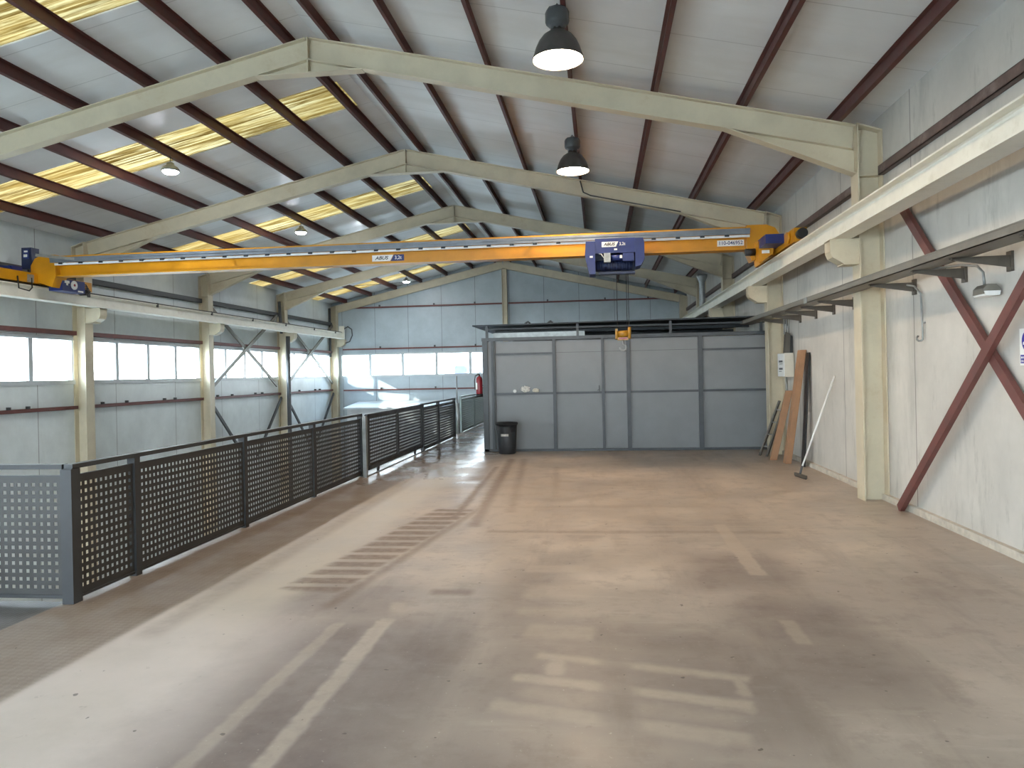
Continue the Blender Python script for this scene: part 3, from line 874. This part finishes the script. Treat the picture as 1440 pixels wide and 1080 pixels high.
# sliding gate on rollers
GX = -3.85
gt = thing('sliding_gate', 'dark perforated sliding gate on rollers beyond the long railing', 'gate', (GX, 13.9, 0))
fr = MB()
for y in (12.02, 15.82): fr.box(GX-.025, GX+.025, y-.05, y+.05, .12, 1.02)
fr.box(GX-.025, GX+.025, 12.0, 15.85, .10, .17); fr.box(GX-.025, GX+.025, 12.0, 15.85, .97, 1.03)
fr.box(GX-.02, GX+.02, 13.84, 13.93, .15, .98)
fr.build('gate_frame', M['post'], gt)
perf_panel('perforated_panel', (GX+.0, 12.08), (GX+.0, 13.85), .17, .97, M['perf'], gt)
perf_panel('perforated_panel', (GX+.0, 13.93), (GX+.0, 15.78), .17, .97, M['perf'], gt)
for y in (12.6, 15.2):
    wv = MB(); wv.cyl((GX-.015, y, .059), (GX+.015, y, .059), .045, n=18); wv.box(GX-.02, GX+.02, y-.03, y+.03, .06, .12); wv.build('roller', M['dark'], gt)
tr = MB(); tr.box(GX-.012, GX+.012, 11.9, 16.1, 0, .012)
tag(tr.build('gate_track', M['rail_steel']), 'dark floor track under the sliding gate', 'track')
pl = MB(); pl.box(GX-.03, GX+.03, 11.86, 11.94, 0, 1.0)
tag(pl.build('gate_post', M['galv']), 'pale steel latch post between the long railing and the sliding gate', 'post')
railing([15.98, 17.6, 19.6], 'dark perforated railing beyond the sliding gate, up to the thin pipe', M['perf'], .07, x=-3.87)
railing([20.95, 23.2, 25.4], 'greenish grey railing farthest away, beside the partition corner', M['perfgreen'], .07, x=-3.95, pm=M['perfgreen'])
p = MB(); p.tube([(-3.95, 20.55, 0), (-3.95, 20.55, .86)], .05, 12); p.tube([(-3.97, 20.55, .84), (-3.97, 20.55, 1.62)], .018, 8)
tag(p.build('vertical_pipe', M['galv']), 'pale vertical pipe standing in the gap between the two far railings', 'pipe')

# ------------------------------------------------------------------ grey sheet partition with canopy
PY = 15.75; PX0, PX1, PZ = -2.45, 3.40, 2.37
pt = thing('partition_wall', 'grey sheet metal partition closing off the right side of the hall', 'partition', (.5, PY, 0))
MB().box(PX0+.05, PX1, PY+.02, PY+.05, .03, PZ-.03).build('sheet', M['partition'], pt)
MB().box(PX0, PX0+.03, PY+.03, 24.0, .0, PZ).build('side_sheet', M['partition'], pt)
MB().box(PX0-.02, PX0+.09, PY-.03, PY+.10, 0, PZ+.02).build('corner_post', M['pframe'], pt)
for x, wd in ((-2.26, .05), (-.945, .07), (.07, .055), (.60, .08), (2.07, .09)):
    MB().box(x-wd/2, x+wd/2, PY-.035, PY+.02, .03, PZ).build('post', M['pframe'], pt)
tr_ = MB(); tr_.box(PX0-.03, PX1, PY-.045, PY+.06, PZ-.02, PZ+.05); tr_.build('top_rail', M['pframe'], pt)
MB().box(PX0, PX1, PY-.03, PY+.02, 0, .05).build('bottom_rail', M['pframe'], pt)
xs = [-2.235, -.98, .04, .56, 2.02, PX1]
segs = [(-2.235, -.98), (-.91, .04), (.10, .56), (.64, 2.02), (2.115, PX1)]
for a, c in segs:
    MB().box(a, c, PY-.03, PY+.02, 1.20, 1.245).build('middle_rail', M['pframe'], pt)
for a, c in (segs[0], segs[4]):
    MB().box(a, c, PY-.02, PY+.02, 2.05, 2.09).build('upper_rail', M['pframe'], pt)
sm = MB()
for a, c in ((-.91, .04), (.10, .56), (.64, 2.02)): sm.box(a, c, PY+.012, PY+.02, 2.075, 2.082)
sm.build('sheet_joint', M['pframe'], pt)
b = MB(); b.box(-2.23, -2.20, PY-.03, PY+.02, .05, 2.35); b.build('edge_angle', M['dark'], pt)
b = MB(); b.box(-.02, .0, PY-.02, PY+.0, 1.245, 1.37); b.bar((.0, PY-.01, 1.30), (-.05, PY-.01, 1.26), .012, .012); b.build('latch', M['dark'], pt)
cn = thing('canopy_roof', 'dark flat sheet canopy over the grey partition', 'canopy', (.4, PY, 2.4))
MB().poly_prism([(-2.66, PY-.12, 2.67), (3.42, PY-.12, 2.70), (3.42, PY-.12, 2.725), (-2.66, PY-.12, 2.695)], (0, 8.3, 0)).build('roof_sheet', M['roofsheet'], cn)
for x in (-2.37, -.44, 1.48, 3.3): MB().box(x-.025, x+.025, PY-.01, PY+.04, PZ+.05, 2.68).build('stub_post', M['pframe'], cn)
b = MB(); b.box(-2.40, 3.4, PY+.0, PY+.03, 2.585, 2.625); b.build('front_rail', M['roofsheet'], cn)
for yy in (17.5, 19.5, 21.5, 23.7):
    MB().box(-2.42, 3.4, yy, yy+.05, 2.60, 2.67).build('roof_rib', M['roofsheet'], cn)
b = MB(); b.box(-2.4, 3.4, 23.9, 23.95, 0, 2.66); b.build('rear_sheet', M['partition'], cn)
b = MB(); b.box(-2.30, -.3, PY+.5, PY+.53, 2.42, 2.55); b.build('inner_rail', M['galv'], cn)
for x, lb in ((-1.62, 'left'), (-1.10, 'right')):
    m = MB(); m.tube([(x-.14, 17, 2.70), (x-.03, 17, 2.80), (x+.02, 17, 2.83), (x+.06, 17, 2.80), (x+.08, 17, 2.70)], .022, 8)
    tag(m.build('lifting_hoop', M['dark']), '%s of the two small dark bent hoops on top of the canopy' % lb, 'hoop', 'hoops on the canopy')

# ------------------------------------------------------------------ bin, extinguisher, rubbish on the rail
BX, BY = -1.93, 15.36
bn = thing('waste_bin', 'round charcoal plastic waste bin in front of the grey partition', 'bin', (BX, BY, 0))
b = MB(); b.lathe([(0, .0), (.165, .0), (.178, .02), (.19, .25), (.20, .45), (.208, .60), (.19, .60), (.18, .45), (.165, .03), (0, .03)], (BX, BY, 0), 36); b.build('body', M['binplastic'], bn)
b = MB(); b.lathe([(.195, .595), (.228, .60), (.232, .625), (.225, .645), (.10, .66), (0, .665), ], (BX, BY, 0), 36); b.build('rim', M['black'], bn)
def arc_patch(a0, a1, z0, z1, r0, n=10):
    m = MB()
    for i in range(n):
        t0 = a0 + (a1-a0)*i/n; t1 = a0 + (a1-a0)*(i+1)/n
        p = lambda t, z, r: V((BX + r*math.cos(t), BY + r*math.sin(t), z))
        m.poly_prism([p(t0, z0, r0), p(t1, z0, r0), p(t1, z1, r0+.006), p(t0, z1, r0+.006)], p(t0, z0, r0+.006)-p(t0, z0, r0))
    return m
arc_patch(math.radians(-120), math.radians(-75), .37, .415, .197).build('sticker', M['rag'], bn)
arc_patch(math.radians(-128), math.radians(-70), .425, .56, .201).build('front_panel', M['black'], bn)
arc_patch(math.radians(-62), math.radians(-30), .455, .55, .202).build('side_opening', M['ink'], bn)
EX, EY = -2.57, 15.86
ex = thing('fire_extinguisher', 'red fire extinguisher hanging on the partition corner', 'fire extinguisher', (EX, EY, 1.2))
b = MB(); b.lathe([(0, 1.23), (.068, 1.23), (.072, 1.25), (.072, 1.54), (.06, 1.58), (.03, 1.605), (.02, 1.62), (0, 1.62)], (EX, EY, 0), 28); b.build('cylinder', M['extred'], ex)
b = MB(); b.lathe([(0, 1.17), (.076, 1.17), (.076, 1.235), (0, 1.235)], (EX, EY, 0), 28); b.build('base', M['black'], ex)
b = MB(); b.cyl((EX, EY, 1.62), (EX, EY, 1.66), .018, n=12); b.bar((EX-.05, EY, 1.665), (EX+.05, EY, 1.69), .02, .012); b.bar((EX-.045, EY, 1.71), (EX+.03, EY, 1.675), .02, .010); b.build('valve', M['black'], ex)
b = MB(); b.tube([(EX-.015, EY-.02, 1.65), (EX-.08, EY-.03, 1.62), (EX-.10, EY-.03, 1.5), (EX-.09, EY-.03, 1.32)], .010, 8); b.build('hose', M['black'], ex)
b = MB(); b.poly_prism([(EX-.074, EY-.03, 1.33), (EX-.03, EY-.072, 1.33), (EX-.03, EY-.072, 1.47), (EX-.074, EY-.03, 1.47)], (-.003, -.003, 0)); b.build('label', M['white'], ex)
MB().box(EX+.05, PX0+.001, EY-.03, EY+.03, 1.40, 1.43).build('wall_bracket', M['dark'], ex)
def crumple(name, c, r, seed, mat, flat=1.):
    random.seed(seed)
    m = MB(); bmesh.ops.create_icosphere(m.bm, subdivisions=3, radius=1)
    for v in m.bm.verts:
        k = .65 + .5*random.random()
        v.co = V((v.co.x*r[0]*k, v.co.y*r[1]*k, v.co.z*r[2]*k))
    lo = min(v.co.z for v in m.bm.verts)
    for v in m.bm.verts: v.co += V(c) + V((0, 0, -lo))
    return m.build(name, mat)
zr = 1.245
m = MB(); m.cyl((-1.79, PY-.05, zr+.035), (-1.79, PY-.005, zr+.035), .035, n=20)
tag(m.build('tape_roll', M['white']), 'small white roll on the partition rail, left of the crumpled scraps', 'roll')
tag(crumple('crumpled_rag', (-1.56, PY-.035, zr), (.10, .03, .07), 3, M['rag']), 'crumpled pale plastic scrap on the partition rail beside the white roll', 'scrap')
tag(crumple('crumpled_rag', (-1.34, PY-.035, zr), (.07, .03, .045), 5, M['beige']), 'small beige scrap at the right end of the rubbish on the partition rail', 'scrap')

# ------------------------------------------------------------------ right wall: cross brace, tray, lamp, sign
xb = thing('cross_brace', 'red-brown steel cross brace on the near right wall', 'brace', (3.40, 7.0, 0), 'cross braces')
def diag(mb, x, a, c, w_=.10): mb.bar((x, *a), (x, *c), .055, w_, up=(1, 0, 0)); return mb
m = MB(); m.bar((3.375, 8.97, .02), (3.375, 4.70, 3.75), .10, .05, up=(1, 0, 0)); m.build('diagonal', M['redlight'], xb)
m = MB(); m.bar((3.43, 9.22, 3.74), (3.43, 5.15, .03), .10, .05, up=(1, 0, 0)); m.build('diagonal', M['redlight'], xb)
for (x, i, nm, ya, yb2) in ((-10.97, 3, 'grey cross brace over the windows in the third left bay', 20.0, 24.45), (-10.97, 4, 'grey cross brace over the windows in the last left bay', 25.1, 29.8)):
    t_ = thing('cross_brace', nm, 'brace', (x, (ya+yb2)/2, 0), 'cross braces')
    m = MB(); m.bar((x, ya, 3.80), (x, yb2+.0, 1.42), .11, .04, up=(1, 0, 0)); m.build('diagonal', M['tray'], t_)
    m = MB(); m.bar((x+.04, ya, 1.42), (x+.04, yb2, 3.80), .11, .04, up=(1, 0, 0)); m.build('diagonal', M['tray'], t_)
for (ya, yb2, nm) in ((20.0, 24.7, 'third left bay'), (25.1, 29.8, 'last left bay')):
    ym = (ya+yb2)/2
    for s, sd, y0, y1 in ((-1, 'near', ya, ya+2.0), (1, 'far', yb2, yb2-1.9)):
        m = MB(); m.bar((-10.93, y0, 1.0), (-10.93, y1, -.8), .09, .05, up=(1, 0, 0))
        tag(m.build('diagonal_strut', M['dark']), 'dark diagonal strut low on the window wall, %s side of the %s' % (sd, nm), 'strut', 'low diagonal struts')

tr = thing('cable_tray', 'long dull steel cable tray on wall brackets along the right wall', 'cable tray', (3.0, 10, 2.55))
m = MB(); m.box(2.93, 3.17, 0.5, 16.0, 2.565, 2.573); m.box(2.93, 2.938, 0.5, 16.0, 2.565, 2.640); m.box(3.162, 3.17, 0.5, 16.0, 2.565, 2.640); m.box(2.925, 2.94, 0.5, 16.0, 2.632, 2.642)
m.build('tray', M['tray'], tr)
MB().box(2.921, 2.93, 10.95, 11.10, 2.56, 2.645).build('tray_joint', M['galv'], tr)
for y in (5.7, 6.78, 7.58, 8.72, 10.68, 11.58, 12.50, 13.45, 14.4):
    m = MB()
    m.poly_prism([(3.47, y-.025, 2.55), (3.00, y-.025, 2.555), (3.00, y-.025, 2.535), (3.47, y-.025, 2.46)], (0, .006, 0))
    m.poly_prism([(3.47, y-.025, 2.55), (3.00, y-.025, 2.55), (3.00, y-.025, 2.56), (3.47, y-.025, 2.565)], (0, .05, 0))
    m.box(3.465, 3.488, y-.04, y+.04, 2.43, 2.60)
    m.build('bracket', M['bracket'], tr)
m = MB(); m.tube([(3.10, 7.62, 2.58), (3.26, 7.55, 2.575), (3.33, 7.32, 2.565), (3.37, 7.12, 2.53), (3.39, 7.05, 2.46), (3.39, 7.03, 2.33)], .012, 10)
el = thing('bulkhead_lamp', 'small grey bulkhead lamp hanging from bent conduit on the right wall', 'lamp', (3.4, 7.02, 2.25))
m.build('conduit', M['galv'], el)
m = MB(); m.poly_prism([(3.37, 6.93, 2.345), (3.44, 6.93, 2.345), (3.47, 6.93, 2.31), (3.475, 6.93, 2.26), (3.33, 6.93, 2.26), (3.335, 6.93, 2.31)], (0, .19, 0)); m.build('housing', M['tray'], el)
m = MB(); m.poly_prism([(3.335, 6.92, 2.285), (3.47, 6.92, 2.285), (3.46, 6.92, 2.245), (3.345, 6.92, 2.245)], (0, .21, 0)); m.build('lens', M['white'], el)
m = MB()
m.tube([(3.12, 9.35, 2.585), (3.25, 9.05, 2.585), (3.36, 8.78, 2.56), (3.43, 8.60, 2.51), (3.462, 8.52, 2.42), (3.465, 8.50, 1.97)] + [(3.435+.03*math.cos(a), 8.50-.004*a, 1.94+.03*math.sin(a)) for a in [.5, -.3, -1.1, -1.9, -2.7, -3.5, -4.3]], .011, 10)
m.box(3.463, 3.489, 8.48, 8.52, 2.10, 2.12)
tag(m.build('hooked_conduit', M['galv']), 'bent grey conduit ending in a small loop below the cable tray', 'conduit')
sg = thing('safety_sign', 'white sign with blue boot symbol at the right picture edge', 'sign', (3.48, 6.53, 1.78))
MB().box(3.478, 3.489, 6.42, 6.665, 1.63, 1.935).build('board', M['sign_white'], sg)
m = MB(); m.cyl((3.4775, 6.54, 1.83), (3.4745, 6.54, 1.83), .088, n=40); m.build('disc', M['sign_blue'], sg)
m = MB(); m.poly_prism([(3.474, 6.605, 1.80), (3.474, 6.475, 1.80), (3.474, 6.475, 1.885), (3.474, 6.53, 1.885), (3.474, 6.535, 1.85), (3.474, 6.57, 1.835), (3.474, 6.605, 1.82)], (-.002, 0, 0)); m.build('boot_symbol', M['sign_white'], sg)
MB().box(3.4745, 3.4785, 6.435, 6.65, 1.648, 1.718).build('text_band', M['sign_blue'], sg)
lettering('lettering', 'ES OBLIGATORIO', .024, (3.473, 6.543, 1.695), LEFTW, M['sign_white'], sg)
lettering('lettering', 'CALZADO', .022, (3.473, 6.59, 1.665), LEFTW, M['sign_white'], sg)

# ------------------------------------------------------------------ corner by the second column
db = thing('distribution_box', 'white electrical box on the second right column above the boards', 'electrical box', (3.38, 14.2, 1.49))
m = MB(); m.box(3.31, 3.47, 13.90, 14.40, 1.49, 1.92); m.build('box', M['beige'], db)
MB().box(3.300, 3.311, 13.91, 14.39, 1.50, 1.91).build('cover', M['white'], db)
m = MB(); m.box(3.297, 3.301, 14.02, 14.28, 1.755, 1.79); m.box(3.297, 3.301, 14.02, 14.24, 1.72, 1.73); m.box(3.297, 3.301, 14.02, 14.28, 1.62, 1.655); m.box(3.297, 3.301, 14.1, 14.3, 1.585, 1.595); m.build('label', M['pframe'], db)
m = MB(); m.poly_prism([(3.33, 13.98, 1.92), (3.42, 13.98, 1.92), (3.44, 13.98, 2.27), (3.36, 13.98, 2.30)], (0, .12, 0)); m.build('cable_duct', M['bracket'], db)
m = MB(); m.poly_prism([(3.42, 13.99, 1.92), (3.478, 13.99, 1.92), (3.478, 13.99, 2.22), (3.44, 13.99, 2.25)], (0, .12, 0)); m.build('duct_side', M['black'], db)
for x in (3.345, 3.385, 3.425):
    MB().tube([(x, 14.03, 2.26), (x, 14.03, 2.555)], .014, 8).build('conduit', M['galv'], db)
MB().tube([(3.455, 14.38, 1.10), (3.455, 14.38, 1.50)], .014, 8).build('conduit', M['galv'], db)
m = MB(); m.lathe([(0, 2.20), (.03, 2.21), (.042, 2.24), (.03, 2.29), (.02, 2.32), (.02, 2.40), (0, 2.40)], (3.455, 13.85, 0), 16)
sk = m
def plank(label, p_bot, p_top, wx, wy, mat, emat, name='wooden_board'):
    root = thing(name, label, 'board', p_bot, 'leaning boards')
    p, q = V(p_bot), V(p_top)
    pts = [p + V((-wx/2, -wy/2, 0)), p + V((wx/2, -wy/2, 0)), p + V((wx/2, wy/2, 0)), p + V((-wx/2, wy/2, 0))]
    MB().poly_prism(pts, q-p).build('face', mat, root)
    pts = [p + V((wx/2, -wy/2, 0)), p + V((wx/2+.004, -wy/2, 0)), p + V((wx/2+.004, wy/2, 0)), p + V((wx/2, wy/2, 0))]
    MB().poly_prism(pts, q-p).build('edge', emat, root)
plank('tall brown board leaning on the right wall, in front of the shorter one', (3.20, 13.42, 0), (3.425, 13.18, 1.95), .09, .20, M['cardboard'], M['cardedge'])
plank('shorter brown board leaning left of the tall one', (3.07, 13.88, 0), (3.40, 14.02, 1.24), .115, .05, M['cardboard'], M['cardedge'])
m = MB(); m.poly_prism([(3.33, 12.86, 0), (3.36, 12.86, 0), (3.475, 12.86, 1.9), (3.455, 12.86, 1.9)], (0, .16, 0))
tag(m.build('dark_board', M['black']), 'narrow black board leaning on the wall behind the tall brown board', 'board')
ld = thing('ladder', 'short old metal ladder leaning in the corner beside the boards', 'ladder', (3.0, 14.4, 0))
for pa, pb in (((2.99, 14.62, 0), (3.345, 14.50, 1.04)), ((3.08, 14.44, 0), (3.41, 14.34, 1.04))):
    m = MB(); m.bar(pa, pb, .03, .06, up=(.7, .7, .2)); m.build('side_rail', M['ladder'], ld)
for k in range(4):
    f_ = (.18 + .235*k)/1.06
    MB().tube([(2.99+.355*f_, 14.62-.12*f_, 1.04*f_), (3.08+.33*f_, 14.44-.10*f_, 1.04*f_)], .013, 8).build('rung', M['alu'], ld)
mp = thing('floor_squeegee', 'long white handled squeegee leaning on the right wall', 'squeegee', (2.96, 11.6, 0))
m = MB(); m.cyl((2.985, 11.62, .16), (3.465, 11.57, 1.52), .013, n=10); m.build('handle', M['white'], mp)
m = MB(); m.cyl((2.955, 11.625, .05), (2.99, 11.62, .18), .017, n=10); m.build('socket', M['dark'], mp)
m = MB(); m.bar((2.93, 11.80, .035), (2.99, 11.42, .035), .035, .045); m.build('head', M['bracket'], mp)
m = MB(); m.bar((2.93, 11.80, .012), (2.99, 11.42, .012), .012, .024); m.build('blade', M['black'], mp)

# ------------------------------------------------------------------ pipes
m = MB(); m.lathe([(.09, 0), (.09, .82), (.17, 1.0), (.17, 1.06), (0, 1.06)], (3.20, 23.6, 3.52), 20)
m.tube([(3.20, 23.6, 2.73), (3.20, 23.6, 3.55)], .09, 20)
tag(m.build('downpipe', M['galv']), 'grey downpipe with dark hopper high in the far right corner', 'pipe')
m = MB(); m.tube([(-10.62, 24.62, -3.0), (-10.62, 24.62, 3.10)], .07, 12); m.tube([(-10.85, 24.62, 3.2), (-10.9, 24.60, 4.3)], .05, 10)
tag(m.build('downpipe', M['dark']), 'dark vertical pipe beside the fourth left column', 'pipe')
m = MB(); m.tube([(-11.0, 29.7, 2.5), (-11.0, 29.7, 4.5)], .05, 10)
tag(m.build('downpipe', M['dark']), 'thin dark pipe in the far left corner above the windows', 'pipe')
for (p, q, lb) in (((-10.4, 25.3, zt(-10.4)+.05), (-7.2, 29.8, zt(-7.2)+.05), 'lower'), ((-7.2, 25.3, zt(-7.2)+.05), (-4.0, 29.8, zt(-4.0)+.05), 'upper')):
    m = MB(); m.tube([p, q], .010, 6)
    tag(m.build('roof_tie_rod', M['dark']), 'thin %s diagonal tie rod under the last rooflight strip' % lb, 'tie rod', 'roof tie rods')

# ------------------------------------------------------------------ cabin seen over the railing
ca = thing('cabin', 'low pale cabin with sunlit roof below the back windows', 'cabin', (-7.8, 29, ZLOW))
m = MB(); m.box(-9.85, -5.75, 28.3, YB-.02, ZLOW, .42); m.build('wall', M['cabin'], ca)
m = MB(); m.poly_prism([(-9.95, 28.15, .40), (-9.95, YB-.02, .58), (-9.95, YB-.02, .64), (-9.95, 28.15, .46)], (4.3, 0, 0)); m.build('roof', M['cabin'], ca)

# ------------------------------------------------------------------ lamps
def highbay(x, y, label):
    zm = 4.90
    root = thing('high_bay_lamp', label, 'lamp', (x, y, zm), 'high bay lamps')
    m = MB(); m.lathe([(.262, 0), (.268, .012), (.262, .026), (.250, .06), (.232, .12), (.20, .19), (.155, .25), (.105, .285), (.075, .295), (.07, .33), (0, .33)], (x, y, zm), 40); m.build('reflector', M['lampshell'], root)
    m = MB(); m.lathe([(0, .010), (.12, .011), (.21, .013), (.250, .018), (.250, .024), (0, .024)], (x, y, zm), 40); m.build('glass', LAMP_WARM, root)
    m = MB(); m.lathe([(.07, .31), (.075, .315), (.075, .36), (.115, .37), (.125, .40), (.125, .50), (.11, .53), (.05, .535), (0, .535)], (x, y, zm), 8); m.build('ballast_housing', M['dark'], root)
    zt_ = zt(x)
    m = MB(); m.tube([(x, y, zm+.53), (x-.02, y, zm+.56), (x, y, zm+.59), (x+.02, y, zm+.56), (x, y, zm+.535)], .008, 8)
    if zt_ > zm+.6: m.tube([(x, y, zm+.58), (x, y, zt_+.01)], .008, 8)
    m.build('hook', M['dark'], root)
    return root
highbay(-.36, 7.78, 'large dark high bay lamp glowing at the top of the picture')
highbay(-.36, 12.12, 'smaller looking dark high bay lamp hanging lower, behind the near roof frame')
def led(x, y, label):
    zm = 5.20
    root = thing('small_ceiling_lamp', label, 'lamp', (x, y, zm), 'small round lamps under the rooflight slope')
    m = MB(); m.lathe([(.135, 0), (.15, .012), (.148, .03), (.12, .075), (.08, .10), (.065, .11), (.06, .15), (0, .155)], (x, y, zm), 28); m.build('housing', M['galv'], root)
    m = MB(); m.lathe([(0, -.05), (.05, -.046), (.09, -.034), (.118, -.012), (.125, .006), (0, .006)], (x, y, zm), 28); m.build('glass', LAMP_COOL, root)
    m = MB(); m.tube([(x, y, zm+.15), (x, y, zt(x)+.02)], .006, 6); m.build('cord', M['dark'], root)
for (y, lb) in ((11.92, 'small bright round lamp under the long rooflight strip, nearest on the left slope'),
                (17.5, 'small bright round lamp on a thin cord, second nearest on the left slope'),
                (22.75, 'small round lamp mostly hidden behind the crane girder'),
                (27.5, 'small bright round lamp farthest away near the back gable')):
    led(-7.16, y, lb)
m = MB(); m.tube([(-.36, 12.2, 4.86), (-.35, 13.2, 4.86)], .001, 4); m.bm.free()
m = MB(); m.tube([(-.30, 14.678, 5.40), (-.24, 14.678, 5.17), (-.1, 14.678, 5.10), (1.2, 14.678, 4.80), (1.62, 14.678, 4.705)], .012, 8)
tag(m.build('lamp_cable', M['dark']), 'dark cable running down the second portal frame rafter', 'cable')

# ------------------------------------------------------------------ outside, behind the back windows
ob = thing('distant_shed', 'pale shed with curved roof faintly visible outside the back windows', 'building', (-10, 62, -3.4))
MB().box(-13.0, -1.5, 62, 74, -3.4, 2.9).build('wall', M['outside'], ob)
pts = [(-14.0 + 14.0*i/16, 61.6, 2.9 + .9*math.sin(math.pi*i/16)) for i in range(17)]
MB().poly_prism(pts, (0, 12, 0)).build('roof', M['cabin'], ob)
for x in (-11.6, -8.8, -6.0): MB().box(x-.5, x+.5, 61.9, 62.0, -3.4, 2.4).build('door', M['label_blue'], ob)

# ------------------------------------------------------------------ light
w = bpy.data.worlds.new('sky'); sc.world = w; w.use_nodes = True
nt = w.node_tree; nt.nodes.clear()
out = nt.nodes.new('ShaderNodeOutputWorld'); bg = nt.nodes.new('ShaderNodeBackground')
tc = nt.nodes.new('ShaderNodeTexCoord'); sp = nt.nodes.new('ShaderNodeSeparateXYZ'); rp = nt.nodes.new('ShaderNodeValToRGB')
nt.links.new(tc.outputs['Generated'], sp.inputs[0]); nt.links.new(sp.outputs['Z'], rp.inputs[0])
rp.color_ramp.elements[0].position = 0.0; rp.color_ramp.elements[0].color = (.90, .94, 1, 1)
rp.color_ramp.elements[1].position = .6; rp.color_ramp.elements[1].color = (.55, .74, 1, 1)
nt.links.new(rp.outputs[0], bg.inputs[0]); bg.inputs[1].default_value = 10.0
nt.links.new(bg.outputs[0], out.inputs[0])
sun = bpy.data.lights.new('sun', 'SUN'); sun.energy = 5.0; sun.angle = math.radians(.6); sun.color = (1, .95, .88)
so = bpy.data.objects.new('sun', sun); COL.objects.link(so)
so.rotation_euler = V((1, .8, -.5)).to_track_quat('-Z', 'Y').to_euler()

# ------------------------------------------------------------------ camera
f_px, cy0, rho = 1050., 525.6, .021
yaw = math.atan(123/math.cos(rho)/f_px)
cd = bpy.data.cameras.new('camera'); cam = bpy.data.objects.new('camera', cd); COL.objects.link(cam)
cd.sensor_fit = 'HORIZONTAL'; cd.sensor_width = 36; cd.lens = 36*f_px/1440
cd.clip_start = .05; cd.clip_end = 400
fwd = V((-math.sin(yaw), math.cos(yaw), 0)); right = V((math.cos(yaw), math.sin(yaw), 0)); up = V((0, 0, 1))
# small roll of the hand-held camera
r2 = right*math.cos(rho) - up*math.sin(rho)*-1*-1
u2 = up*math.cos(rho) + right*math.sin(rho)
R = Matrix((( r2.x, u2.x, -fwd.x), (r2.y, u2.y, -fwd.y), (r2.z, u2.z, -fwd.z))).to_4x4()
cam.matrix_world = Matrix.Translation((0, 0, 1.65)) @ R
cd.shift_y = -(540-cy0)/1440
sc.camera = cam
sc.view_settings.view_transform = 'Standard'; sc.view_settings.look = 'None'
sc.view_settings.gamma = 1; sc.view_settings.use_curve_mapping = False
sc.view_settings.exposure = 1.02
